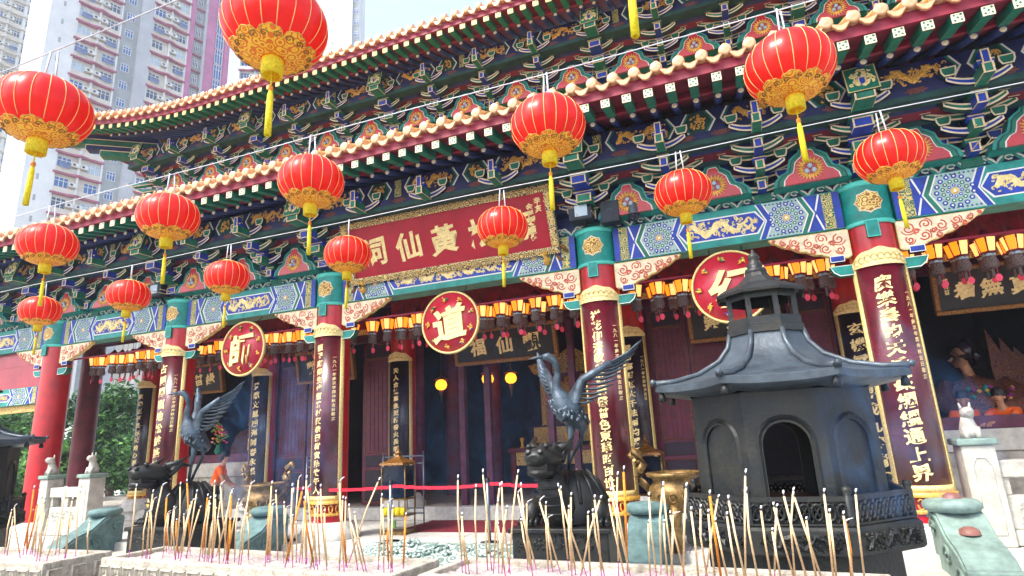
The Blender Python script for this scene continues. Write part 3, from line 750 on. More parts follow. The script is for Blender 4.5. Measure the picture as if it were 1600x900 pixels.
# ================================================================ BOARDS, PLAQUES, DISCS
def couplet(x, y, r, zb, zt, arc, text, size, mm, label, side='', crown=.2, face=0.):
    root = empty('couplet_board', (x, y, zb - .28), label, 'couplet board', 'couplet boards on the columns')
    def cyl(a, z, d): return (x + (r + d) * math.sin(a + face), y - (r + d) * math.cos(a + face), z)
    def shell(name, a0, a1, z0, z1, d, mi, n=18):
        m = MB()
        for q in range(n):
            A, B = a0 + (a1 - a0) * q / n, a0 + (a1 - a0) * (q + 1) / n
            m.poly([cyl(A, z0, d), cyl(B, z0, d), cyl(B, z1, d), cyl(A, z1, d)], 0, True)
            for z in (z0, z1): m.poly([cyl(A, z, d), cyl(B, z, d), cyl(B, z, .006), cyl(A, z, .006)], 0)
        for A in (a0, a1): m.poly([cyl(A, z0, d), cyl(A, z1, d), cyl(A, z1, .006), cyl(A, z0, .006)], 0)
        return m.part(name, mi, root, weld=True)
    bw = .075 / r
    shell('panel', -arc + bw, arc - bw, zb + .09, zt - .02, .03, mm)
    for s in (-1, 1): shell('side_border', min(s * arc, s * (arc - bw)), max(s * arc, s * (arc - bw)), zb, zt, .042, 'goldp', 3)
    shell('bottom_border', -arc + bw, arc - bw, zb, zb + .09, .042, 'goldp')
    # crown: scalloped gold cresting
    m = MB(); n = 20
    for q in range(n):
        A, B = -arc * .98 + 1.96 * arc * q / n, -arc * .98 + 1.96 * arc * (q + 1) / n
        top = lambda a: zt + .04 + crown * max(0, math.cos(a / arc * PI / 2)) ** .8 + .012 * math.cos(a * 9)
        m.poly([cyl(A, zt - .02, .05), cyl(B, zt - .02, .05), cyl(B, top(B), .05), cyl(A, top(A), .05)], 0)
        m.poly([cyl(A, top(A), .05), cyl(B, top(B), .05), cyl(B, top(B), .01), cyl(A, top(A), .01)], 0)
    for q in range(9):
        a0 = -arc * .7 + arc * 1.4 * q / 8; zz = zt + .03 + crown * .4 * max(0, math.cos(a0 / arc * PI / 2))
        m.tube([cyl(a0 + .11 * math.cos(w), zz + .05 * math.sin(w), .055) for w in [k * .9 for k in range(7)]], .011, 4, 0)
    m.part('crown', 'letter', root)
    # foot: fretted gold apron under the board
    m = MB()
    m.lathe([(r + .05, zb - .06), (r + .06, zb - .0), (r + .03, zb)], 16, 0, (x, y, 0), a0=-arc + face, a1=arc + face)
    for q in range(7):
        a0 = -arc * .85 + arc * 1.7 * q / 6
        m.tube([cyl(a0 + .1 * math.cos(w), zb - .15 + .07 * math.sin(w), .025) for w in [k * .8 for k in range(9)]], .014, 4, 0)
    m.lathe([(r + .03, zb - .27), (r + .04, zb - .24), (r + .03, zb - .22)], 16, 0, (x, y, 0), a0=-arc * .9 + face, a1=arc * .9 + face)
    m.part('foot', 'gold', root)
    m = MB(); n = len(text); H = (zt - zb - .3); st = H / n; off = -.12 if side else 0
    for i, ch in enumerate(text):
        zc = zt - .17 - st * (i + .5)
        write(m, ch, lambda u, v: cyl(off + u / r, zc + v, .036), size, 0, .03)
    tag(m.part('lettering', 'letter', root), kind='stuff')
    if side:
        m = MB()
        for i, ch in enumerate(side):
            zc = zt - .45 - .085 * i
            write(m, ch, lambda u, v: cyl(.72 + u / r, zc + v, .036), .07, 0, .02)
        tag(m.part('small_lettering', 'letter', root), kind='stuff')
SIDE = '一九八一年歲次辛酉仲秋吉日敬立'
couplet(2.1, 10, .335, -.93, 2.22, 1.25, '廣樂奏鈞天香篆絪縕通上界', .22, 'board', 'maroon couplet board with large gold characters on the rightmost front column', SIDE)
couplet(-2.1, 10, .335, -.93, 2.22, 1.25, '祥花仰深敬普照曙醫普色東華昭百世', .165, 'board', 'crimson couplet board on the front column behind the crane with spread wing', SIDE)
couplet(-7.7, 10, .335, -.93, 2.22, 1.25, '叢發廟卯生步留格村與恭園樹實院牧午人', .135, 'board', 'purple couplet board on the front column between the single-character discs', SIDE)
couplet(-11.95, 10, .335, -.93, 2.22, 1.25, '占團閬福地松餘蓬蓮玉泉', .21, 'board', 'maroon couplet board behind the left crane statue', SIDE)
for x, tx, lb in ((-16.2, '乾坤正氣長存天地心道法自然', 'dark couplet board on the inner column beside the trees at far left'), (-11.95, '丹鼎文風四海同春永樂十', 'dark narrow couplet board on the inner column right of the first disc'),
                  (-7.7, '天人合德萬象更新香火長明國泰民安', 'dark couplet board on the inner column left of the central doorway'), (-2.1, '慧日高懸照大千法雨均霑潤十方', 'dark couplet board on the inner column partly hidden by the crane wing'), (2.1, '玄機靈寶昇成九轉清', 'dark couplet board on the inner column right of the big furnace roof')):
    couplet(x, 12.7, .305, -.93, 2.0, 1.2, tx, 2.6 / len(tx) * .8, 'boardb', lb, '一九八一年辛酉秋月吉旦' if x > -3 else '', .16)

def plaque(name, x, y, z, w, h, tilt, label, chars, size, mm, fr, small=(), fw=.13, ang=0):
    root = empty(name, (x, y, z), label, 'plaque'); root.rotation_euler = (tilt, 0, 0)
    b = MB().box(-w / 2 + fw * .7, w / 2 - fw * .7, -.02, .05, fw * .7, h - fw * .7); local('panel', b.mesh('panel', mm), root)
    gold = MB()
    for i, (a, b_, c, d) in enumerate(((-w / 2, w / 2, 0, fw), (-w / 2, w / 2, h - fw, h), (-w / 2, -w / 2 + fw, fw, h - fw), (w / 2 - fw, w / 2, fw, h - fw))):
        f = MB().box(a, b_, -.07, .06, c + .001, d - .001); ro = local('frame_rail', f.mesh('frame_rail', fr, bevel=.015), root)
        g = MB()
        if fw > .1:
            if i < 2: scrolls(g, a + .02, b_ - .02, c + .015, d - .015, -.071, i + 3, dragon=False, dens=1.1, h=.02)
            else:
                rnd = random.Random(i)
                for q in range(26):
                    cx, cz, r = rnd.uniform(a + .03, b_ - .03), rnd.uniform(c, d), .04
                    g.ribbon([(cx + r * (1 - t / 8) * math.cos(t + q), cz + r * (1 - t / 8) * math.sin(t + q)) for t in range(7)], .012, -.071, .02)
            tag(local('gold_carving', g.mesh('gold_carving', 'letter'), ro), kind='stuff')
    m = MB()
    for i, (ch, cx, cz, sz) in enumerate(chars): write(m, ch, lambda u, v: (cx + u, -.026, cz + v), sz, 0, .03)
    tag(local('lettering', m.mesh('lettering', 'letter'), root), kind='stuff')
    return root
pw, ph = 4.4, 1.24
ch = [(c, -1.55 + i * .78, .60, .56) for i, c in enumerate('祠仙黃松赤')]
for i, c in enumerate('辛亥'): ch.append((c, 1.93, .98 - .14 * i, .13))
for i, c in enumerate('金澤榮書題'): ch.append((c, 1.77, .9 - .135 * i, .13))
for i, c in enumerate('庚戌'): ch.append((c, -1.98, .72 - .13 * i, .1))
pl = plaque('name_plaque', -4.9, 9.78, 3.19, pw, ph, .36, 'crimson name plaque with gold characters in a carved gilt frame above the doorway', ch, .5, 'crimson', 'goldframe')
for sx in (-1, 1):
    m = MB(); m.tube([(sx * 1.93, -.05, -.16), (sx * 1.95, -.09, -.08), (sx * 1.93, -.08, .0), (sx * 1.93, -.05, .06)], [.05, .075, .06, .04], 8); local('carved_bracket', m.mesh('carved_bracket', 'gold'), pl)
    m = MB(); m.tube([(sx * (2.2 + .12 * math.cos(a) * (1 - t / 12)), -.02, .0 + .14 * math.sin(a)) for t, a in enumerate([k * .7 for k in range(9)])], .028, 6); local('carved_bracket', m.mesh('carved_bracket', 'golddk'), pl)
plaque('hall_plaque', -4.9, 12.5, 1.72, 2.5, .82, .2, 'dark plaque with gold frame hanging inside the central doorway', [('觀', .65, .4, .4), ('仙', 0, .4, .4), ('福', -.65, .4, .4)], .4, 'black', 'golddk', fw=.09)
plaque('hall_plaque', 4.25, 12.5, 1.78, 1.75, .84, .2, 'dark plaque with three gold characters above the deity window', [('真', .42, .42, .33), ('無', 0, .42, .33), ('着', -.4, .42, .33)] + [(c, -.66, .6 - .1 * i, .09) for i, c in enumerate('慈航普')] + [(c, .68, .62 - .075 * i, .06) for i, c in enumerate('一九八一年秋')], .33, 'black', 'golddk', fw=.08)
plaque('hall_plaque', 0, 12.5, 1.72, 1.75, .8, .2, 'dark gold-framed plaque half hidden behind the furnace finial', [('德', .42, .4, .32), ('道', 0, .4, .32), ('崇', -.42, .4, .32)], .33, 'black', 'golddk', fw=.08)
plaque('hall_plaque', -9.8, 12.5, 1.66, 1.75, .82, .2, 'dark gold-framed plaque behind the left disc and column', [('心', .42, .4, .32), ('善', 0, .4, .32), ('勸', -.42, .4, .32)], .33, 'black', 'golddk', fw=.08)
plaque('hall_plaque', -14.05, 12.5, 1.66, 1.75, .82, .2, 'dark gold-framed plaque above the left white parapet window', [('緣', .42, .4, .32), ('普', 0, .4, .32), ('濟', -.42, .4, .32)], .33, 'black', 'golddk', fw=.08)

def disc_sign(x, chr_, label):
    y, z, r = 9.72, 2.17, .585
    root = empty('disc_sign', (x, y, z - r), label, 'sign', 'round red character discs')
    m = MB(); m.lathe([(0, -.02), (r - .03, -.02), (r - .03, .03), (0, .03)], 48); m.move(Matrix.Translation((x, y, z)) @ Matrix.Rotation(PI / 2, 4, 'X')); m.part('disc', 'disc_red', root, recalc=True)
    m = MB(); m.lathe([(r - .035, -.02), (r - .03, .045), (r, .045), (r + .008, 0), (r - .035, -.02)], 48); m.move(Matrix.Translation((x, y, z)) @ Matrix.Rotation(PI / 2, 4, 'X')); m.part('rim', 'goldp', root, recalc=True)
    m = MB(); write(m, chr_, lambda u, v: (x + u, y - .07, z + v - .02), .66, 0, .035)
    vs, fs = glyph(chr_, .035); cnt = {}
    for q in fs:
        for a, b in zip(q, q[1:] + q[:1]): cnt[frozenset((a, b))] = cnt.get(frozenset((a, b)), 0) + 1
    for e, c in cnt.items():
        if c == 1:
            a, b = tuple(e); (ax, az), (bx, bz) = vs[a], vs[b]
            m.poly([(x + ax * .66, y - .07, z + az * .66 - .02), (x + bx * .66, y - .07, z + bz * .66 - .02), (x + bx * .66, y - .02, z + bz * .66 - .02), (x + ax * .66, y - .02, z + az * .66 - .02)], 1)
    m.part('lettering', ['letter', 'gold'], root)
    rnd = random.Random(ord(chr_))
    for k in range(9):
        a = PI / 2 + .2 + 2 * PI * k / 9; cx, cz = x + .45 * math.cos(a), z + .45 * math.sin(a); e = MB()
        for q in range(7):
            b = rnd.uniform(0, 6.28); l = rnd.uniform(.04, .085)
            e.tube([(cx + .012 * math.cos(b), y - .03, cz + .012 * math.sin(b)), (cx + l * .6 * math.cos(b + .3), y - .05, cz + l * .6 * math.sin(b + .3)), (cx + l * math.cos(b), y - .035, cz + l * math.sin(b))], [.022, .016, .006], 5, rnd.choice((0, 0, 0, 1)))
        e.part('emblem', ['gold', 'blue' if k in (4, 5, 6) else 'green'], root)
    m = MB(); m.tube([(x - .25, y + .02, z + r - .08), (x - .25, y + .25, 2.9)], .008, 4); m.tube([(x + .25, y + .02, z + r - .08), (x + .25, y + .25, 2.9)], .008, 4); m.part('hanger', 'darkmetal', root)
disc_sign(-9.8, '師', 'round red disc with gold character and emblems left of the tall front column')
disc_sign(-4.88, '道', 'round red disc with gold character at the central doorway under the plaque')
disc_sign(.02, '幻', 'round red disc sign half hidden behind the furnace finial')

# ================================================================ LANTERNS
def big_lantern():
    root = empty('red_lantern', (0, 0, 0)); a, b = .375, .29
    N = 80; NR = 20
    prof = []
    for q in range(15):
        th = PI * (.06 + .88 * q / 14); r = a * math.sin(th) ** .82; z = -b * math.cos(th)
        prof.append((r, z))
    m = MB(); m.lathe(prof, N, 0, mod=lambda q: 1 - .016 * (math.cos(2 * PI * q * NR / N) > .9)); body = local('paper_body', m.mesh('paper_body', 'lantern'), root)
    rp = [(p[0] * .992 + .002, p[1]) for p in prof[3:]]
    m = MB(); m.tube([(0, -r, z) for r, z in rp], .0032, 4); rib = m.mesh('rib', 'rib')
    for k in range(NR): local('rib', rib, body, rot=(0, 0, 2 * PI * (k + .0) / NR))
    # gilt paper skirt with a scalloped edge
    m = MB(); n = 96; rows = 7
    def sk(a_, t):
        top = .19 + .06 * abs(math.sin(a_ * 4.5)) ** .6 + .014 * abs(math.sin(a_ * 13.5)); th = PI * (.05 + (top - .05) * t); return (a + .005) * math.sin(th) ** .82, -(b + .005) * math.cos(th)
    for q in range(n):
        A, B = 2 * PI * q / n, 2 * PI * (q + 1) / n
        for t in range(rows):
            P = []
            for w, tt in ((A, t / rows), (B, t / rows), (B, (t + 1) / rows), (A, (t + 1) / rows)):
                r, z = sk(w, tt); P.append((r * math.sin(w), -r * math.cos(w), z))
            m.poly(P, 0, True)
    local('gilt_skirt', m.mesh('gilt_skirt', 'lanterncap', weld=True), root)
    m = MB(); pts = []
    for q in range(n + 1):
        w = 2 * PI * q / n; r, z = sk(w, 1.0); pts.append((r * math.sin(w), -r * math.cos(w), z))
    m.tube(pts, .005, 4, cap=False); local('skirt_edge', m.mesh('skirt_edge', 'gold'), root)
    m = MB()
    for q in range(18):
        A = 2 * PI * (q + .5) / 18
        pts = []
        for k in range(10):
            w = k * .75; aa = A + .1 * (1 - k / 12) * math.cos(w) / .8; tt = .8 + .14 * (1 - k / 12) * math.sin(w); th = PI * (.05 + .18 * tt)
            r = (a + .008) * math.sin(th) ** .82; pts.append((r * math.sin(aa), -r * math.cos(aa), -(b + .008) * math.cos(th)))
        m.tube(pts, .004, 4)
    tag(local('skirt_scrolls', m.mesh('skirt_scrolls', 'brass'), root), kind='stuff')
    m = MB(); m.lathe([(.05, -.29), (.072, -.283), (.076, -.3), (.075, -.42), (.06, -.42)], 32, mod=lambda q: 1 + .03 * (q % 2)); local('fringe', m.mesh('fringe', 'yellow'), root)
    m = MB(); m.tube([(0, 0, -.29), (0, 0, -.52)], .006, 5, 0); m.lathe([(0, -.5), (.016, -.505), (.02, -.53), (.013, -.545)], 8, 1); m.lathe([(.012, -.545), (.02, -.58), (.022, -.72), (.023, -.9), (.014, -.9)], 12, 0, mod=lambda q: 1 + .08 * (q % 2)); local('tassel', m.mesh('tassel', ['yellow', 'orangestick']), root)
    m = MB(); m.lathe([(.1, .26), (.1, .3), (.06, .31), (0, .31)], 20); local('top_cap', m.mesh('top_cap', 'rib'), root)
    m = MB()
    for s in (-1, 1): m.tube([(s * .05, 0, .29), (s * .03, 0, .6)], .009, 5)
    local('hanging_cord', m.mesh('hanging_cord', 'wire'), root)
    return root
LP = [(-2.87, 2.95, 'largest red lantern at the top, in front of the tower with pink strips'), (-5.45, 2.95, 'large red lantern at the left edge in front of the white tower wall'), (-.28, 2.95, 'red lantern above the top edge, only its yellow tassel in view'),
      (.75, 5.22, 'big red lantern at upper right against the lower eave'), (-1.48, 5.22, 'red lantern near the top centre in front of the round rafters'), (-4.4, 5.22, 'red lantern hanging above the left end of the crimson plaque'), (-6.68, 5.22, 'red lantern on the middle wire under the left eave tiles'), (-9.04, 5.22, 'red lantern at far left, upper of the two overlapping ones'),
      (1.98, 7.7, 'rightmost red lantern above the large maroon couplet board'), (-.4, 7.7, 'red lantern in front of the beam, right of the floodlight'), (-2.98, 7.7, 'small red lantern covering the last character of the plaque'), (-5.7, 7.7, 'small red lantern over the lower left corner of the plaque'), (-8.25, 7.7, 'small red lantern above the left disc sign'), (-10.7, 7.7, 'small red lantern second from the left in the back row'), (-13.25, 7.7, 'leftmost small red lantern of the back row, behind another tassel')]
proto = big_lantern(); rnd = random.Random(9)
for i, (x, y, lb) in enumerate(LP):
    o = proto if i == 0 else copy_tree(proto)
    o.location = (x, y, 3.05 + rnd.uniform(-.015, .015)); o.rotation_euler = (rnd.uniform(-.02, .02), rnd.uniform(-.03, .03), rnd.uniform(0, 6))
    tag(o, lb, 'lantern', 'large red festival lanterns')
for y, lb in ((2.95, 'thin pale wire of the nearest lantern row crossing the towers'), (5.22, 'thin pale wire carrying the middle row of lanterns'), (7.7, 'thin pale wire carrying the small lanterns across the plaque')):
    m = MB(); m.tube([(-24 + 1.0 * k, y, 3.645 + .01 * math.sin(k * 1.3)) for k in range(34)], .006, 5); tag(m.part('lantern_wire', 'wire'), lb, 'wire')

def palace_lantern():
    root = empty('palace_lantern', (0, 0, 0)); m = MB()
    for k in range(6):
        A, B = 2 * PI * k / 6 + .1, 2 * PI * (k + 1) / 6 - .1
        m.poly([(.1 * math.sin(A), -.1 * math.cos(A), 0), (.1 * math.sin(B), -.1 * math.cos(B), 0), (.145 * math.sin(B), -.145 * math.cos(B), .2), (.145 * math.sin(A), -.145 * math.cos(A), .2)], k % 2)
    local('lit_panes', m.mesh('lit_panes', ['lampglow', 'lampamber']), root)
    m = MB()
    for k in range(6):
        A = 2 * PI * k / 6; m.tube([(.1 * math.sin(A), -.1 * math.cos(A), -.005), (.147 * math.sin(A), -.147 * math.cos(A), .2), (.17 * math.sin(A), -.17 * math.cos(A), .24)], .009, 4)
    for z, r in ((-.012, .105), (.2, .15)): m.lathe([(r - .015, z), (r + .005, z), (r + .005, z + .03), (r - .015, z + .03)], 6, smooth=False)
    m.tube([(0, 0, .2), (0, 0, .8)], .006, 4); m.lathe([(.14, .23), (.05, .3), (.02, .34)], 6, smooth=False)
    local('frame', m.mesh('frame', 'darkred'), root)
    m = MB(); m.lathe([(.085, -.012), (.075, -.07), (.095, -.14), (.08, -.2), (.03, -.2)], 12, mod=lambda q: 1 + .1 * (q % 2)); m.tube([(0, 0, -.2), (0, 0, -.34)], .022, 5, 0); local('bead_fringe', m.mesh('bead_fringe', 'fringe'), root)
    m = MB(); m.lathe([(.088, -.012), (.09, -.03), (.086, -.045)], 12); local('silver_band', m.mesh('silver_band', 'panepale'), root)
    m = MB(); m.tube([(.05, -.05, -.15), (.05, -.05, -.3)], .003, 4); m.prism([(.05 + .045 * math.cos(a), -.35 + .055 * math.sin(a)) for a in [k * PI / 3 for k in range(6)]], -.054, -.046, 0); local('paper_tag', m.mesh('paper_tag', 'tag'), root)
    return root
pl0 = palace_lantern(); first = True; rnd = random.Random(12)
ORD = 'first second third fourth fifth sixth seventh eighth ninth tenth eleventh twelfth thirteenth fourteenth fifteenth sixteenth'.split()
BAYN = ['', 'the far left open bay', 'the bay left of the tall column', 'the central bay', 'the bay behind the furnace', 'the right deity bay']
for b in range(1, 6):
    x0, x1 = COLX[b] + .55, COLX[b + 1] - .45; n = int((x1 - x0) / .36)
    for row in range(2):
        for k in range(n + 1):
            o = pl0 if first else copy_tree(pl0); first = False
            o.location = (x0 + (x1 - x0) * (k + .5 * row) / (n + .5) + rnd.uniform(-.03, .03), 10.55 + row * .75 + rnd.uniform(-.04, .04), 2.38 + .12 * row + rnd.uniform(-.04, .03)); o.rotation_euler = (0, 0, rnd.uniform(-.5, .5)); o.scale = (.98, .98, 1.12)
            tag(o, '%s lit hexagonal lantern from left, %s row, %s' % (ORD[k], ('front', 'rear')[row], BAYN[b]), 'lantern', 'small lit lanterns under ' + BAYN[b])
def globe(x, y, z, label):
    root = empty('globe_lantern', (x, y, z), label, 'lantern', 'amber globe lanterns in the hall')
    m = MB(); m.lathe([(.05, -.14), (.13, -.09), (.16, 0), (.13, .09), (.05, .14)], 12, mod=lambda q: 1 + .04 * (q % 2), c=(x, y, z)); m.part('globe', 'globeglow', root)
    m = MB(); m.lathe([(.2, .14), (.05, .22), (.02, .3)], 6, 0, (x, y, z), smooth=False); m.tube([(x, y, z + .25), (x, y, 5.2)], .01, 4); m.lathe([(.05, -.14), (.06, -.2), (.03, -.3), (0, -.5)], 8, 0, (x, y, z)); m.part('metalwork', 'golddk', root)
for px, y, z, lb in ((-.525, 14.5, 1.55, 'amber globe lantern left in the central doorway'), (-.43, 14.5, 1.6, 'amber globe lantern in the middle of the central doorway'), (-.385, 15, 1.62, 'amber globe lantern rightmost in the central doorway'), (-.045, 14, 1.6, 'amber globe lantern between the furnace and the front column')):
    globe(px * y, y, z, lb)
# ================================================================ ALTAR, DEITIES
def altar(x, y, w, label):
    root = empty('altar', (x, y, HZ), label, 'altar')
    MB().box(x - w / 2, x + w / 2, y, y + .9, -.3, -.2).part('table_top', 'darkred', root, bevel=.01)
    for s in (-1, 1): MB().box(x + s * (w / 2 - .12) - .06, x + s * (w / 2 - .12) + .06, y + .05, y + .2, HZ, -.302).part('leg', 'darkred', root)
    g = MB(); g.box(x - w / 2 + .2, x + w / 2 - .2, y + .06, y + .1, -.62, -.305); g.part('gold_apron', 'goldscroll', root)
    g = MB(); g.box(x - w / 2 + .3, x + w / 2 - .3, y + 1.0, y + 1.3, HZ, .35); g.part('rear_table', 'woodd', root)
    g = MB(); g.box(x - w / 2 + .4, x + w / 2 - .4, y + .97, y + 1.0, -.1, .3); g.part('gold_panel', 'goldscroll', root)
    rnd = random.Random(int(x * 7))
    for k in range(9):
        xx = x - w / 2 + .3 + (w - .6) * k / 8; m = MB(); h = rnd.uniform(.15, .35)
        m.lathe([(.07, -.2), (.04, -.16), (.03, -.2 + h * .5), (.06, -.2 + h * .8), (.05, -.2 + h), (0, -.2 + h)], 10, 0, (xx, y + .3 + rnd.uniform(-.1, .2), 0)); m.part('altar_vessel', rnd.choice(['gold', 'brass', 'goldscroll']), root)
    return root
altar(-4.3, 14.6, 3.0, 'dark altar table with gold carvings inside the central doorway')
def shrine(x, y, label):
    root = empty('gilt_shrine', (x, y, .35), label, 'shrine')
    for s in (-1, 1):
        m = MB(); m.lathe([(.14, .3), (.11, .4), (.11, 1.7), (.15, 1.8)], 12, 0, (x + s * .85, y, 0)); m.part('pillar', 'goldscroll', root)
    m = MB(); m.prism([(x - 1.1, 1.75), (x + 1.1, 1.75), (x + 1.25, 2.0), (x + .5, 2.15), (x, 2.45), (x - .5, 2.15), (x - 1.25, 2.0)], y - .1, y + .15); m.part('canopy', 'goldscroll', root)
    m = MB(); m.box(x - .8, x + .8, y + .25, y + .3, .3, 1.8); m.part('back_panel', 'darkred', root)
    g = MB(); scrolls(g, x - .75, x + .75, .5, 1.7, y + .245, 8, h=.05, dens=1.5); g.part('gold_relief', 'gold', root)
shrine(-4.3, 15.9, 'gilt shrine glowing dimly behind the altar table')
def deity(x, y, label, s=1.0, face=-1):
    """seated temple figure: broad embroidered robe, bare face in profile, tall headdress and back banners."""
    root = empty('deity_statue', (x, y, -.2), label, 'statue')
    def L(px, pz, py=0): return (x + px * s, y + py * s, pz * s)
    m = MB(); m.lathe([(.62, -.25), (.66, -.05), (.58, .25), (.5, .5), (.36, .68), (.13, .76), (.1, .8)], 20, 0, (x, y, 0), mod=lambda q: 1 + .06 * math.sin(q * 1.9)); m.part('robe', 'robe', root)
    for sg in (-1, 1):
        m = MB(); m.tube([L(sg * .42, .6), L(sg * .62, .34, -.2), L(sg * .4, .1, -.55), L(sg * .1, .08, -.62)], [.16, .2, .2, .16], 10); m.part('sleeve', 'robe', root)
    m = MB(); m.tube([L(-.02, .72), L(-.06, .9), L(-.1, 1.0)], [.1, .09, .1], 10); m.tube([L(-.13, .94), L(-.14, 1.04, 0), L(-.12, 1.18), L(-.08, 1.28)], [.1, .15, .155, .1], 12); m.tube([L(-.24, 1.12), L(-.3, 1.06), L(-.27, 1.02)], [.02, .035, .02], 6); m.part('head', 'skin', root)
    m = MB(); m.tube([L(-.02, 1.1), L(0, 1.25), L(.0, 1.36), L(.03, 1.45)], [.14, .17, .13, .05], 10); m.tube([L(.08, 1.25), L(.16, 1.1), L(.1, .9)], [.08, .1, .05], 8); m.part('headdress', 'boardb', root)
    for k, (px, pw) in enumerate(((.55, .12), (.78, .14), (1.0, .1))):
        m = MB(); m.prism([(x + px * s - .1, .1), (x + px * s + .14, .1), (x + (px + .06) * s + pw, 1.0), (x + (px - .08) * s, 1.75 - .2 * k), (x + px * s - pw, .95)], y + .3 + .1 * k, y + .34 + .1 * k); m.part('banner', 'robe', root)
    g = MB(); rnd = random.Random(2)
    for k in range(26):
        a = rnd.uniform(-1.2, 1.2); z = rnd.uniform(-.1, .55); r = .68 - .3 * max(0, z - .1)
        g.lathe([(0, -.05), (.04, -.02), (.045, .01), (0, .05)], 6, rnd.randrange(3), (x + r * math.sin(a) * s, y - r * math.cos(a) * s, z))
    tag(g.part('embroidered_flowers', ['gold', 'magenta', 'teal'], root), kind='stuff')
    b = MB(); b.box(x - .9, x + .9, y - .5, y + .6, HZ, -.26); b.part('plinth', 'woodd', root)
deity(4.25, 14.4, 'seated deity figure in embroidered purple robe behind the right parapet', 1.05)
deity(-14.1, 14.6, 'small colourful deity figure in the window above the left white parapet', .7)
fl = empty('flower_vase', (-13.6, 13.2, -.2), 'bright flower arrangement on the left window sill behind the crane', 'flowers')
m = MB(); m.lathe([(.08, .02), (.13, .1), (.07, .25), (.09, .28)], 12, 0, (-13.6, 12.84, 0)); m.part('vase', 'green', fl)
rnd = random.Random(6); m = MB()
for k in range(60):
    a, h, r = rnd.uniform(0, 6.28), rnd.uniform(.3, .85), rnd.uniform(0, .25); c = (-13.6 + r * math.cos(a), 12.84 + r * .6 * math.sin(a), h); m.lathe([(0, -.03), (.035, -.01), (.045, .02), (0, .035)], 6, rnd.choice((0, 0, 1, 2, 3)), c)
tag(m.part('blossoms', ['leafa', 'tag', 'gold', 'tagpale'], fl), kind='stuff')

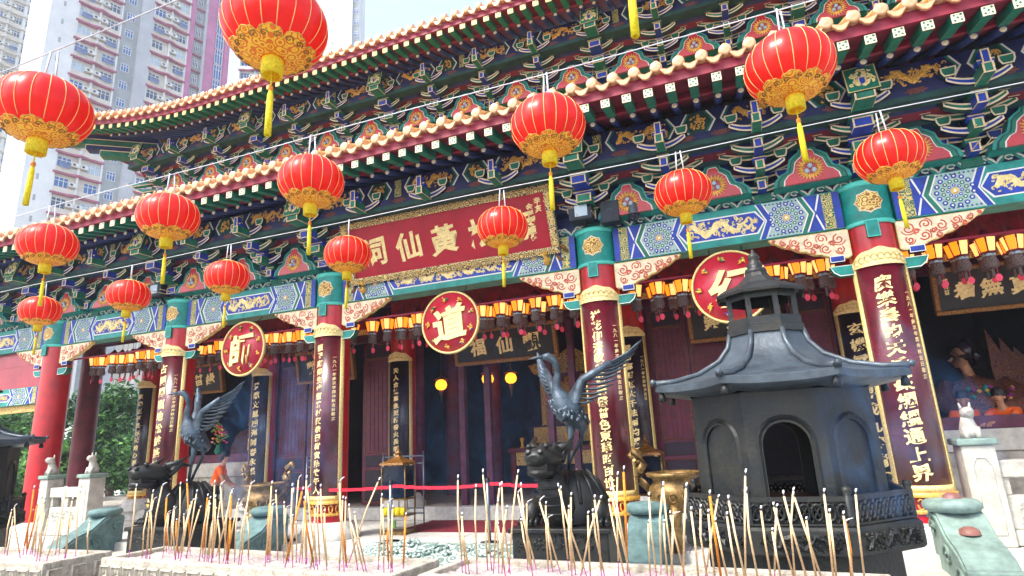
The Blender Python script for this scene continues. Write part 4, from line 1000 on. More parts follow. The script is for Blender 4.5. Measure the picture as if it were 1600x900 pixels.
# ================================================================ FURNACES
def furnace():
    root = empty('incense_furnace', (0, 0, 0)); O = -2.4        # local z = world z - GZ
    ph = PI / 8
    def oc(prof, mm, name, n=8, smooth=False, **k):
        m = MB(); m.lathe([(r / .924, z - O) for r, z in prof], n, ph=ph, smooth=smooth, **k); return local(name, m.mesh(name, mm), root)
    oc([(.7, -2.4), (.7, -.9), (.0, -.9)], 'bronze', 'lower_drum')
    o = oc([(.6, -.94), (.84, -.91), (.86, -.89), (.86, -.73), (.84, -.71), (.8, -.7), (.0, -.7)], 'bronze', 'platform')
    v = lambda r, k: (r / .924 * math.sin(ph + k * PI / 4), -r / .924 * math.cos(ph + k * PI / 4))
    for k in range(8):
        a, b = Vector(v(.862, k)).to_3d(), Vector(v(.862, k + 1)).to_3d(); mid = (a + b) / 2; L = (b - a).length; ang = math.atan2(b.y - a.y, b.x - a.x)
        m = MB(); scrolls(m, -L / 2 + .06, L / 2 - .06, -.88, -.74, -.004, k, h=.016, dens=1.4); m.move(Matrix.Translation((mid.x, mid.y, -O)) @ Matrix.Rotation(ang, 4, 'Z')); local('cast_scrolls', m.mesh('cast_scrolls', 'bronze'), o)
    # low railing with pierced panels
    for k in range(8):
        a, b = Vector(v(.81, k)).to_3d(), Vector(v(.81, k + 1)).to_3d(); mid = (a + b) / 2; L = (b - a).length; ang = math.atan2(b.y - a.y, b.x - a.x)
        M = Matrix.Translation((mid.x, mid.y, -O)) @ Matrix.Rotation(ang, 4, 'Z'); m = MB()
        m.box(-L / 2, L / 2, -.018, .018, -.535, -.5); m.box(-L / 2, L / 2, -.02, .02, -.7, -.685)
        m.move(M); r = local('rail', m.mesh('rail', 'bronze'), root)
        for q in range(8):
            cx = -L / 2 + L * (q + .5) / 8; f = MB(); f.ribbon([(cx + .036 * math.cos(w), -.61 + .055 * math.sin(w)) for w in [t * PI / 6 for t in range(13)]], .011, -.012, .012); f.ribbon([(cx - .042, -.685), (cx + .042, -.535)], .009, -.008, .012); f.ribbon([(cx - .042, -.535), (cx + .042, -.685)], .009, -.008, .012); f.move(M); local('rail_fret', f.mesh('rail_fret', 'bronze'), r)
        m = MB(); m.lathe([(.028, -.7), (.028, -.5), (.022, -.495), (.036, -.465), (.03, -.44), (0, -.43)], 8, c=(a.x, a.y, -O)); local('rail_post', m.mesh('rail_post', 'bronze'), root)
    # body: eight faces, arches open in front and blind on the others
    R = .69
    for k in range(8):
        a, b = Vector(v(R, k)).to_3d(), Vector(v(R, k + 1)).to_3d(); mid = (a + b) / 2; L = (b - a).length; ang = math.atan2(b.y - a.y, b.x - a.x)
        M = Matrix.Translation((mid.x, mid.y, -O)) @ Matrix.Rotation(ang, 4, 'Z'); z0, z1 = -.7, .28; w, zs = .17, -.14
        arch = [(w, z0)] + [(w * math.cos(t * PI / 12), zs + w * 1.05 * math.sin(t * PI / 12)) for t in range(13)] + [(-w, z0)]
        m = MB(); out = [(L / 2, z0), (L / 2, z1), (-L / 2, z1), (-L / 2, z0)]
        opening = k in (7, 3)
        # wall in strips round the arch
        m.prism([(-L / 2, z0), (-w, z0), (-w, zs), (-L / 2, zs)], 0, .05); m.prism([(w, z0), (L / 2, z0), (L / 2, zs), (w, zs)], 0, .05)
        for t in range(12):
            (x1_, y1_), (x2_, y2_) = arch[1 + t], arch[2 + t]; m.prism([(x2_, y2_), (x1_, y1_), (x1_ if t else L / 2, z1), (x2_ if t < 11 else -L / 2, z1)], 0, .05)
        m.prism([(w, zs), (L / 2, zs), (L / 2, z1)], 0, .05); m.prism([(-L / 2, z1), (-L / 2, zs), (-w, zs)], 0, .05)
        if not opening: m.prism([(x_, z_) for x_, z_ in [arch[-1], arch[0]] + arch[1:-1]], .018, .04)
        m.move(M); fc = local('wall_face', m.mesh('wall_face', 'bronze'), root)
        f = MB(); f.ribbon([(x_ * 1.16, z0 + (z_ - z0) * 1.05) for x_, z_ in arch], .02, -.001, .018); f.move(M); local('arch_moulding', f.mesh('arch_moulding', 'bronze'), fc)
    oc([(.0, -.6), (.64, -.6)], 'black', 'ash_floor')
    # sweeping roof with ridges and upturned corners
    m = MB(); prof = [(.3, .82), (.33, .7), (.42, .58), (.6, .47), (.8, .41), (.96, .385)]; n = 8 * 8
    def rp(q, j):
        r, z = prof[j]; a = 2 * PI * q / n + ph; loc_ = (q % 8) / 8; oct_ = 1 / math.cos((loc_ - .5) * PI / 4) * math.cos(PI / 8) / .924
        t = j / 5; up = .022 * t ** 3 * abs(2 * loc_ - 1) ** 3; rr = r * oct_ * (1 + .02 * t * abs(2 * loc_ - 1) ** 3)
        return (rr * math.sin(a), -rr * math.cos(a), z + up - O)
    for q in range(n):
        for j in range(5): m.poly([rp(q, j), rp(q, j + 1), rp((q + 1) % n, j + 1), rp((q + 1) % n, j)], 0, True)
        A, B = rp(q, 5), rp((q + 1) % n, 5)
        lo = lambda p: (p[0], p[1], p[2] - .055); ins = lambda p: (p[0] * .72, p[1] * .72, p[2] - .11)
        m.poly([A, lo(A), lo(B), B], 0); m.poly([lo(A), ins(A), ins(B), lo(B)], 0, True)
    rf = local('roof', m.mesh('roof', mat('bronzeroof', '#7c868c', .42, .3, var=.2, scale=5, bump=.2, bscale=25), weld=True) if False else m.mesh('roof', 'bronzeroof' if mat('bronzeroof', '#48525a', .42, .3, var=.22, scale=5, bump=.2, bscale=25) else '', weld=True), root)
    for k in range(8):
        m = MB(); pts = [Vector(rp(8 * k, j)) + Vector((0, 0, .012)) for j in range(6)]; m.tube(pts, [.024, .024, .026, .028, .03, .034], 6); e = pts[-1]; m.tube([e, e * 1.0 + Vector((e.x * .03, e.y * .03, .035))], [.036, .02], 6); local('roof_ridge', m.mesh('roof_ridge', 'bronzeroof'), rf)
        b = Vector(rp(8 * k, 5)); b.x *= .95; b.y *= .95; m = MB(); m.lathe([(.012, 0), (.03, -.03), (.036, -.08), (.02, -.085)], 8, c=(b.x, b.y, b.z + (0) - .06)); local('wind_bell', m.mesh('wind_bell', 'bronze'), rf)
    # cupola
    oc([(.28, .8), (.32, .81), (.32, .87), (.305, .88), (.305, .95), (.0, .95)], 'bronze', 'cupola_base')
    for k in range(8):
        x_, y_ = v(.27, k); m = MB(); m.box(x_ - .022, x_ + .022, y_ - .022, y_ + .022, .95 - O, 1.2 - O); local('cupola_post', m.mesh('cupola_post', 'bronze'), root)
    oc([(.29, 1.12), (.29, 1.2), (.34, 1.2), (.37, 1.165), (.375, 1.19), (.3, 1.24), (.18, 1.29), (.11, 1.36), (.09, 1.4)], 'bronze', 'cupola_roof')
    m = MB(); m.lathe([(.085, 1.385 - O), (.1, 1.41 - O), (.09, 1.44 - O), (.06, 1.45 - O), (.075, 1.48 - O), (.05, 1.51 - O), (.04, 1.53 - O), (.055, 1.55 - O), (.045, 1.58 - O), (.02, 1.6 - O), (.012, 1.63 - O), (0, 1.64 - O)], 14); local('finial', m.mesh('finial', 'bronze'), root)
    return root
f1 = furnace(); f1.location = (.25, 5.85, GZ); f1.rotation_euler = (0, 0, .0)
tag(f1, 'large dark bronze incense furnace with octagonal roof at right', 'furnace', 'bronze incense furnaces')
f2 = copy_tree(f1); f2.location = (-11.5, 5.85, GZ); tag(f2, 'dark bronze furnace cut off by the left edge of the picture', 'furnace', 'bronze incense furnaces')

# ================================================================ CRANES ON DRAGON TURTLES
def crane():
    root = empty('crane_statue', (0, 0, 0)); O = -2.4
    def T(x, z, y=0): return (x, y, z - O)
    b = MB(); b.box(-.62, .62, -.5, .6, -2.4 - O, -.96 - O); p = local('pedestal', b.mesh('pedestal', 'bronze', bevel=.02), root)
    m = MB(); scrolls(m, -.56, .56, -1.2, -1.0, -.502, 4, h=.012, dragon=False); m.move(Matrix.Translation((0, 0, -O))); tag(local('wave_carving', m.mesh('wave_carving', 'bronze'), p), kind='stuff')
    b = MB(); b.box(-.66, .66, -.54, .64, -1.0 - O, -.95 - O); local('pedestal_cap', b.mesh('pedestal_cap', 'bronze', bevel=.01), p)
    # dragon turtle: domed shell, thick neck, broad head with open mouth facing the court
    t = MB(); t.lathe([(.5, -.93), (.52, -.82), (.46, -.66), (.34, -.5), (.18, -.4), (0, -.36)], 20, c=(.08, .1, -O)); tm = local('turtle_shell', t.mesh('turtle_shell', 'bronze'), root)
    for k in range(14):
        a = 2 * PI * k / 14; s = MB(); s.tube([(.08 + .51 * math.sin(a) * q, .1 - .51 * math.cos(a) * q, z - O) for q, z in ((.95, -.72), (.72, -.52), (.4, -.38))], [.03, .03, .02], 5); local('shell_ridge', s.mesh('shell_ridge', 'bronze'), tm)
    n = MB(); n.tube([T(0, -.85, -.2), T(-.06, -.66, -.42), T(-.09, -.46, -.46), T(-.08, -.3, -.42)], [.26, .25, .2, .15], 12); local('turtle_neck', n.mesh('turtle_neck', 'bronze'), root)
    for k in range(5):
        s = MB(); s.tube([(-.06 + .22 * math.sin(w) - .03 * k * .4, -.44 - .2 * math.cos(w) - .02 * (k < 3), -.8 + .09 * k - O) for w in (-1, -.6, -.2, .2, .6, 1)], .012, 5); local('belly_plate', s.mesh('belly_plate', 'bronze'), root)
    h = MB(); h.tube([T(-.08, -.25, -.25), T(-.09, -.2, -.42), T(-.09, -.2, -.56), T(-.09, -.19, -.68), T(-.09, -.2, -.74)], [.14, .17, .16, .12, .05], 12, flat=.75); h.tube([T(-.09, -.36, -.4), T(-.09, -.36, -.55), T(-.09, -.35, -.68), T(-.09, -.34, -.72)], [.12, .13, .1, .03], 12, flat=.45)
    for s in (-1, 1):
        h.lathe([(0, -.03), (.03, -.01), (.03, .02), (0, .035)], 8, c=(-.09 + s * .09, -.6, -.08 - O)); h.tube([T(-.09 + s * .13, -.12, -.35), T(-.09 + s * .2, -.06, -.2), T(-.09 + s * .22, .0, -.1)], [.05, .03, .01], 6); h.tube([T(-.09 + s * .06, -.14, -.7), T(-.09 + s * .06, -.12, -.73)], [.035, .02], 6)
    for k in range(9): h.tube([T(-.24 + .3 * k / 8, -.26, -.3), T(-.24 + .3 * k / 8, -.1 + .03 * (k % 2), -.12), T(-.24 + .3 * k / 8, -.14, .02)], [.03, .035, .015], 5)
    hd = local('dragon_head', h.mesh('dragon_head', 'bronze'), root)
    mo = MB(); mo.box(-.19, .01, -.655, -.45, -.33 - O, -.25 - O); local('mouth', mo.mesh('mouth', 'black'), hd)
    for s in (-1, 1):
        l = MB(); l.tube([T(s * .42 + .05, -.75, -.2), T(s * .5 + .04, -.82, -.32), T(s * .5 + .04, -.9, -.36)], [.13, .12, .1], 8)
        for q in range(4): l.tube([T(s * .5 - .08 + .08 * q, -.88, -.38), T(s * .5 - .08 + .08 * q, -.91, -.5)], [.045, .025], 6)
        local('turtle_foot', l.mesh('turtle_foot', 'bronze'), root)
    for ch_ in root.children:
        k_ = .88 if ch_.name.startswith('pedestal') else (1.12 if ch_.name.startswith('dragon_head') else .8)
        ch_.scale = (k_, k_, 1)
    # the crane
    bd = MB(); bd.tube([T(.22, .1, .2), T(.16, .18, .1), T(.08, .32, .02), T(.02, .42, 0), T(-.02, .54, -.02), T(-.035, .64, -.04), T(-.01, .74, -.05), T(.0, .84, -.06), T(-.04, .93, -.08), T(-.1, .975, -.1), T(-.16, .97, -.12)], [.05, .12, .165, .15, .085, .05, .042, .04, .043, .052, .033], 12); body = local('crane_body', bd.mesh('crane_body', 'craneb'), root)
    k = MB(); k.tube([T(-.15, .97, -.12), T(-.24, .965, -.15), T(-.33, .95, -.18)], [.03, .016, .004], 7); local('beak', k.mesh('beak', 'craneb'), body)
    f = MB()
    for q in range(70):
        rn = random.Random(q); a = rn.uniform(-1.5, 1.5); u = rn.random(); x_, z_ = .14 - .14 * u, .2 + .26 * u; r_ = .19 - .05 * abs(u - .5)
        c = Vector(T(x_ + r_ * math.sin(a), z_, .06 - r_ * math.cos(a))); f.tube([c, c + Vector((.03, .0, -.05))], [.022, .006], 4)
    local('breast_feathers', f.mesh('breast_feathers', 'craneb'), body)
    for s, nm in ((1, 0), (-1, 1)):
        w = MB(); 
        sh = Vector((.14, .0, .42)) if s > 0 else Vector((-.02, .08, .42))
        if s > 0: el, wr = Vector((.3, -.04, .66)), Vector((.66, -.06, .84)); tip0 = Vector((.98, .0, 1.08))
        else: el, wr = Vector((-.16, .24, .64)), Vector((-.32, .42, .88)); tip0 = Vector((-.26, .14, 1.12))
        # arm of the wing
        w.tube([sh + Vector((0, 0, -.1 - O)), sh + Vector((0, 0, -O)), el + Vector((0, 0, -O)), wr + Vector((0, 0, -O))], [.11, .09, .06, .035], 8)
        local('wing', w.mesh('wing', 'craneb'), root)
        wing = root.children[-1]
        for q in range(11):
            t_ = q / 10
            base = (sh.lerp(el, t_ * 2) if t_ < .5 else el.lerp(wr, t_ * 2 - 1))
            if s > 0: tp = Vector((.42 + .62 * t_ ** .8, .02, .42 + .66 * t_ ** 1.15))
            else: tp = Vector((-.22 - .2 * t_, .46, .46 + .66 * t_ ** 1.1)) + Vector((-.08 * math.sin(PI * t_), 0, 0))
            a = base + Vector((0, 0, -O)); b_ = tp + Vector((0, 0, -O)); mid = (a + b_) / 2 + Vector((.0, .02, -.03))
            fm = MB(); fm.tube([a, a.lerp(mid, .6), mid, mid.lerp(b_, .7), b_], [.03, .05, .055, .04, .01], 6, flat=.35 if s > 0 else .6); local('flight_feather', fm.mesh('flight_feather', 'craneb'), wing)
    l = MB(); l.tube([T(.1, .2, .05), T(.08, .02, .04), T(.05, -.15, .04), T(.02, -.37, .04)], [.07, .035, .022, .024], 8); local('crane_leg', l.mesh('crane_leg', 'craneb'), root)
    l = MB(); l.tube([T(.16, .2, .08), T(.22, .06, .1), T(.2, -.02, .1), T(.06, -.22, .12), T(-.02, -.37, .12)], [.07, .04, .028, .02, .022], 8); local('crane_leg', l.mesh('crane_leg', 'craneb'), root)
    return root
c1 = crane(); c1.location = (-2.08, 7.05, GZ); tag(c1, 'bronze crane with raised wings on a dragon turtle before the crimson couplet board', 'statue', 'bronze crane statues')
c2 = copy_tree(c1); c2.location = (-8.1, 7.05, GZ); tag(c2, 'bronze crane with raised wings at left, in front of the white parapet', 'statue', 'bronze crane statues')

# ================================================================ BRASS CENSERS, LAMPS, BARRIERS
def censer():
    root = empty('tripod_censer', (0, 0, 0))
    m = MB(); m.lathe([(.0, .5), (.22, .5), (.34, .58), (.4, .72), (.38, .84), (.31, .92), (.32, .97), (.4, 1.0), (.41, 1.05), (.36, 1.06), (.34, 1.0)], 28); local('bowl', m.mesh('bowl', 'brass'), root)
    for k in range(3):
        a = 2 * PI * k / 3; c = Vector((.27 * math.sin(a), -.27 * math.cos(a), 0)); o = c.normalized()
        m = MB(); m.tube([c + Vector((0, 0, .6)), c + o * .06 + Vector((0, 0, .42)), c + o * .03 + Vector((0, 0, .2)), c + o * .1 + Vector((0, 0, .0))], [.1, .08, .055, .075], 10); local('leg', m.mesh('leg', 'brass'), root)
    for s in (-1, 1):
        m = MB(); m.tube([(s * .36, 0, .8), (s * .48, 0, .92), (s * .5, 0, 1.08), (s * .43, 0, 1.18), (s * .47, 0, 1.32), (s * .58, 0, 1.4), (s * .64, 0, 1.32), (s * .58, 0, 1.25)], [.05, .06, .07, .06, .055, .05, .04, .02], 8)
        for k in range(16):
            rn = random.Random(k); c = Vector((s * (.46 + .1 * rn.random()), rn.uniform(-.05, .05), .95 + .4 * rn.random())); m.tube([c, c + Vector((s * rn.uniform(-.02, .09), rn.uniform(-.06, .06), rn.uniform(-.04, .08)))], [.03, .008], 5)
        local('dragon_handle', m.mesh('dragon_handle', 'brass'), root)
    m = MB()
    for k in range(14):
        a = 2 * PI * k / 14; m.tube([(.4 * math.sin(a + .12 * math.cos(w)), -.4 * math.cos(a + .12 * math.cos(w)), .72 + .06 * math.sin(w)) for w in [q * .8 for q in range(8)]], .012, 4)
    local('cast_relief', m.mesh('cast_relief', 'brass'), root)
    m = MB(); m.lathe([(0, 1.0), (.34, 1.0)], 20); local('ash_bed', m.mesh('ash_bed', 'ash'), root)
    return root
e1 = censer(); e1.location = (-1.13, 9.45, TZ); tag(e1, 'brass tripod censer with dragon handles left of the furnace', 'censer', 'brass tripod censers')
e2 = copy_tree(e1); e2.location = (-8.75, 9.45, TZ); tag(e2, 'brass tripod censer at left beside the couplet column', 'censer', 'brass tripod censers')
def oil_lamp(x, y, label):
    root = empty('oil_lamp_stand', (x, y, TZ), label, 'lamp stand', 'glass oil lamp stands')
    m = MB(); m.box(x - .3, x + .3, y - .22, y + .22, TZ, TZ + .05); m.part('base', 'brass', root)
    for sx in (-1, 1):
        for sy in (-1, 1): m = MB(); m.tube([(x + sx * .26, y + sy * .18, TZ + .05), (x + sx * .26, y + sy * .18, TZ + 1.3)], .014, 6); m.part('post', 'brass', root)
    for z in (.32, .62): m = MB(); m.box(x - .28, x + .28, y - .2, y + .2, TZ + z, TZ + z + .025); m.part('shelf', 'brass', root)
    for k in range(4): m = MB(); m.lathe([(.05, .345), (.06, .37), (.06, .47), (.05, .48), (0, .48)], 10, c=(x - .19 + .125 * k, y - .12, TZ)); m.part('oil_cup', 'yellow', root)
    m = MB(); m.box(x - .25, x + .25, y - .17, y + .17, TZ + .66, TZ + 1.24); m.part('glass_case', 'glassdark', root)
    m = MB(); m.lathe([(.38, 1.27), (.36, 1.31), (.2, 1.36), (.08, 1.42), (.05, 1.45), (.07, 1.49), (.03, 1.53), (.015, 1.6), (0, 1.61)], 4, c=(x, y, TZ), ph=PI / 4, smooth=False); m.part('roof', 'golddk', root)
    m = MB(); m.box(x - .05, x + .05, y - .19, y - .15, TZ + .12, TZ + .25); m.part('green_jar', 'leafa', root)
oil_lamp(-6.55, 10.6, 'glass oil lamp cabinet right of the tall couplet column'); oil_lamp(-1.7, 10.7, 'glass oil lamp cabinet behind the brass censer by the furnace')
def post(x, y, label):
    root = empty('barrier_post', (x, y, TZ), label, 'post', 'tape barrier posts')
    m = MB(); m.lathe([(.16, 0), (.16, .015), (.03, .035), (.03, .05)], 20, c=(x, y, TZ)); m.part('foot', 'darkmetal', root)
    m = MB(); m.tube([(x, y, TZ + .03), (x, y, TZ + 1.0)], .03, 12); m.part('pole', 'steel', root)
    m = MB(); m.lathe([(.036, .96), (.036, 1.02), (0, 1.03)], 12, c=(x, y, TZ)); m.part('head', 'darkmetal', root)
PX = [-8.3, -6.15, -4.25, -2.6]
for i, x in enumerate(PX): post(x, 9.7, 'steel barrier post holding red tape, ' + ('nearest the left censer', 'beside the oil lamp cabinet', 'in the middle of the doorway', 'behind the right crane statue')[i])
for i in range(3):
    m = MB(); n = 8
    a, b = PX[i] + .035, PX[i + 1] - .035
    for q in range(n):
        s = lambda t: -.045 * 4 * t * (1 - t)
        m.box(a + (b - a) * q / n, a + (b - a) * (q + 1) / n, 9.697, 9.703, TZ + .9 + s(q / n), TZ + .955 + s(q / n))
    tag(m.part('barrier_tape', 'tape'), 'red barrier tape stretched ' + ('in front of the couplet column', 'left of the middle steel post', 'right of the middle steel post')[i], 'tape', 'red barrier tapes')
mt = MB(); mt.box(-6.7, -3.1, 10.75, 12.25, TZ + .004, TZ + .02); tag(mt.part('red_mat', 'carpet'), 'dark red mat laid before the central doorway step', 'mat')
for x, lb in ((-9.1, 'blue grey metal gate left of the couplet column'), (-7.05, 'blue grey metal gate right of the couplet column')):
    root = empty('metal_gate', (x, 11.6, TZ), lb, 'gate', 'metal gates in the porch')
    for z in (.25, .35, 1.25, 1.4): m = MB(); m.tube([(x - .5, 11.6, TZ + z), (x + .5, 11.6, TZ + z)], .018, 6); m.part('bar', 'steel', root)
    for k in range(6): m = MB(); m.tube([(x - .5 + .2 * k, 11.6, TZ + (.0 if k in (0, 5) else .35)), (x - .5 + .2 * k, 11.6, TZ + (1.5 if k in (0, 5) else 1.25))], .014, 6); m.part('upright', 'steel', root)
# floodlight, loudspeaker and camera above the front column
def fixture(name, x, z, lb, cat): return empty(name, (x, 9.75, z), lb, cat)
r = fixture('floodlight', -2.2, 3.52, 'square floodlight with pale glass above the front column cap', 'floodlight')
m = MB(); m.box(-2.42, -2.0, 9.42, 9.7, 3.6, 3.84); m.part('housing', 'darkmetal', r, bevel=.02); m = MB(); m.box(-2.3, -2.08, 9.4, 9.419, 3.66, 3.86); m.part('glass', 'panepale', r); m = MB(); m.tube([(-2.2, 9.6, 3.62), (-2.2, 9.75, 3.5)], .03, 6); m.part('bracket', 'darkmetal', r)
r = fixture('loudspeaker', -1.72, 3.5, 'black box loudspeaker between floodlight and camera', 'loudspeaker'); m = MB(); m.box(-1.88, -1.56, 9.5, 9.74, 3.5, 3.88); m.part('cabinet', 'darkmetal', r, bevel=.015); m = MB(); m.lathe([(0, -.008), (.04, -.004), (.045, 0)], 10); m.move(Matrix.Translation((-1.72, 9.498, 3.7)) @ Matrix.Rotation(PI / 2, 4, 'X')); m.part('badge', 'steel', r); m = MB(); m.box(-1.76, -1.68, 9.74, 9.87, 3.6, 3.7); m.part('bracket', 'darkmetal', r)
r = fixture('dome_camera', -1.33, 3.55, 'silver dome security camera beside the black loudspeaker', 'camera'); m = MB(); m.lathe([(.0, .2), (.1, .2), (.11, .18), (.11, .02), (.12, 0)], 20, c=(-1.33, 9.6, 3.58)); m.part('housing', 'steel', r); m = MB(); m.lathe([(.105, 0), (.09, -.06), (.04, -.1), (0, -.105)], 16, c=(-1.33, 9.6, 3.58)); m.part('dome', 'glassdark', r); m = MB(); m.box(-1.36, -1.3, 9.68, 9.87, 3.7, 3.76); m.part('bracket', 'steel', r)
r = empty('floodlight', (-12.3, 9.75, 3.52), 'floodlight above the left front column near small lanterns', 'floodlight'); m = MB(); m.box(-12.55, -12.1, 9.45, 9.72, 3.6, 3.9); m.part('housing', 'darkmetal', r, bevel=.02); m = MB(); m.box(-12.42, -12.2, 9.43, 9.449, 3.66, 3.86); m.part('glass', 'panepale', r); m = MB(); m.tube([(-12.3, 9.6, 3.62), (-12.3, 9.75, 3.5)], .03, 6); m.part('bracket', 'darkmetal', r)

# ================================================================ STONE BALUSTRADES
def lion(m, x, y, z, s):
    m.tube([(x, y, z), (x, y, z + .1 * s), (x - .01, y - .02, z + .22 * s), (x - .01, y - .04, z + .3 * s)], [.12 * s, .13 * s, .09 * s, .07 * s], 10)
    m.tube([(x, y - .02, z + .28 * s), (x, y - .06 * s, z + .36 * s), (x, y - .14 * s, z + .37 * s), (x, y - .18 * s, z + .35 * s)], [.07 * s, .09 * s, .07 * s, .04 * s], 10)
    for q in (-1, 1): m.tube([(x + q * .05 * s, y - .03, z + .4 * s), (x + q * .065 * s, y - .03, z + .5 * s)], [.03 * s, .01], 5); m.tube([(x + q * .07 * s, y - .08 * s, z + .15 * s), (x + q * .07 * s, y - .12 * s, z)], [.045 * s, .04 * s], 6)
def newel(x, y, label):
    root = empty('newel_post', (x, y, TZ), label, 'post', 'stone newel posts')
    MB().box(x - .19, x + .19, y - .19, y + .19, TZ, -.36).part('shaft', 'stonew', root, bevel=.02)
    m = MB(); m.ribbon([(x - .1, TZ + .15), (x + .1, TZ + .15), (x + .1, -.62), (x + .05, -.52), (x - .05, -.52), (x - .1, -.62), (x - .1, TZ + .15)], .014, y - .19, .012); m.part('carved_panel', 'stonew', root)
    MB().box(x - .23, x + .23, y - .23, y + .23, -.358, -.27).part('cap', 'stoneg', root, bevel=.02)
    m = MB(); lion(m, x, y, -.272, .95); m.part('stone_lion', 'stonew', root)
def panel(x0, x1, y, label):
    root = empty('stone_balustrade', ((x0 + x1) / 2, y, TZ), label, 'balustrade', 'stone balustrades')
    MB().box(x0, x1, y - .12, y + .12, -.78, -.56).part('top_rail', 'stonew', root, bevel=.02)
    MB().box(x0, x1, y - .13, y + .13, TZ + .01, TZ + .2).part('foot_rail', 'stonew', root, bevel=.02)
    w = x1 - x0; n = max(1, round(w / .5))
    for k in range(n + 1):
        xx = x0 + w * k / n; MB().box(max(x0, xx - .09), min(x1, xx + .09), y - .08, y + .08, -1.0, -.781).part('strut', 'stonew', root, bevel=.015)
    MB().box(x0, x1, y - .09, y + .09, TZ + .2, -1.0).part('carved_slab', 'stonew', root, bevel=.02)
    g = MB(); scrolls(g, x0 + .1, x1 - .1, TZ + .24, -1.05, y - .09, 3, h=.02, dragon=False, dens=1.3); g.part('slab_relief', 'stonew', root)
newel(2.78, 10.0, 'white stone newel post with seated lion right of the maroon couplet board'); panel(2.98, 5.9, 10.0, 'white stone balustrade at the right edge below the deity window')
newel(-15.85, 10.0, 'stone newel post with lion at left beside the red corner column'); newel(-14.4, 10.0, 'stone newel post with lion left of the first couplet board'); panel(-15.65, -14.6, 10.0, 'pale stone balustrade between the two left newel posts')
def stringer(x, label, sm='stoneg'):
    """sloped stair string: drum stone at the top, carved scroll body running down to the court."""
    root = empty('stair_string', (x, 8.3, GZ), label, 'stair string', 'carved stair strings')
    a = .24
    prof = [(9.35, TZ), (9.35, -1.12), (9.2, -1.04), (8.95, -1.1), (8.7, -1.3), (8.35, -1.42), (8.1, -1.62), (7.75, -1.72), (7.5, -1.95), (7.1, -2.05), (6.9, GZ)]
    m = MB(); n = len(prof)
    L = [(x - a, y, z) for y, z in prof] + [(x - a, 9.35, GZ)]; Rr = [(x + a, y, z) for y, z in prof] + [(x + a, 9.35, GZ)]
    m.poly(L[::-1], 0); m.poly(Rr, 0)
    for k in range(len(L)): q = (k + 1) % len(L); m.poly([L[k], L[q], Rr[q], Rr[k]], 0)
    m.part('string_body', sm, root, recalc=True, bevel=.02)
    for s in (-1, 1):
        g = MB()
        for y, z, r in ((9.2, -1.3, .12), (8.8, -1.55, .14), (8.4, -1.72, .13), (8.0, -1.92, .13), (7.6, -2.1, .12)):
            g.tube([(x + s * (a + .005), y + r * (1 - k / 14) * math.cos(k * .7), z + r * (1 - k / 14) * math.sin(k * .7)) for k in range(13)], .022, 6)
        g.tube([(x + s * (a + .004), y, z - .06) for y, z in prof[1:-1]], .02, 6); g.part('scroll_carving', sm, root)
    m = MB(); m.lathe([(.27, -.09), (.31, -.05), (.31, .0), (.27, .04), (.1, .06), (0, .06)], 24, c=(x - .02, 9.12, -1.0)); m.part('drum_stone', sm, root)
    for y, z in ((9.12, -.94), (8.72, -1.28)) if sm == 'stoneg' else (): m = MB(); m.lathe([(.11, -.02), (.1, .03), (.05, .06), (0, .065)], 16, c=(x, y, z)); m.part('boss', 'copperboss' if mat('copperboss', '#8a5a50', .5, var=.15) else '', root)
    m = MB(); m.box(x - .28, x + .28, 8.0, 8.12, -1.66, -1.56); m.part('cross_band', sm, root, bevel=.02)
    return root
stringer(2.2, 'greenish carved stair string with drum stone at lower right'); stringer(-1.5, 'carved stair string behind the incense near the brass censer', 'stoneteal'); stringer(-8.35, 'greenish carved stair string left of the central steps', 'stoneteal'); stringer(-12.6, 'carved stair string at far left behind the incense', 'stoneteal')
rp_ = empty('dragon_ramp', (-4.9, 8.5, GZ), 'carved greenish dragon ramp in the middle of the steps', 'ramp')
m = MB(); m.poly([(-6.3, 9.22, TZ + .05), (-6.3, 7.6, GZ + .05), (-3.5, 7.6, GZ + .05), (-3.5, 9.22, TZ + .05)], 0); m.box(-6.3, -3.5, 9.2, 9.4, GZ, TZ + .048); m.part('slab', 'stonecarve', rp_)
rnd = random.Random(8); m = MB()
for k in range(46):
    x_, t_ = rnd.uniform(-6.2, -3.6), rnd.random(); y_, z_ = 9.2 - 1.6 * t_, TZ + .07 - .78 * t_; r_ = rnd.uniform(.07, .16)
    m.tube([(x_ + r_ * (1 - q / 13) * math.cos(q * .7), y_ + .7 * r_ * (1 - q / 13) * math.sin(q * .7), z_ + .4 * r_ * math.sin(q * .7) * (1 - q / 13)) for q in range(11)], .028, 5)
tag(m.part('cloud_carving', 'stonecarve', rp_), kind='stuff')

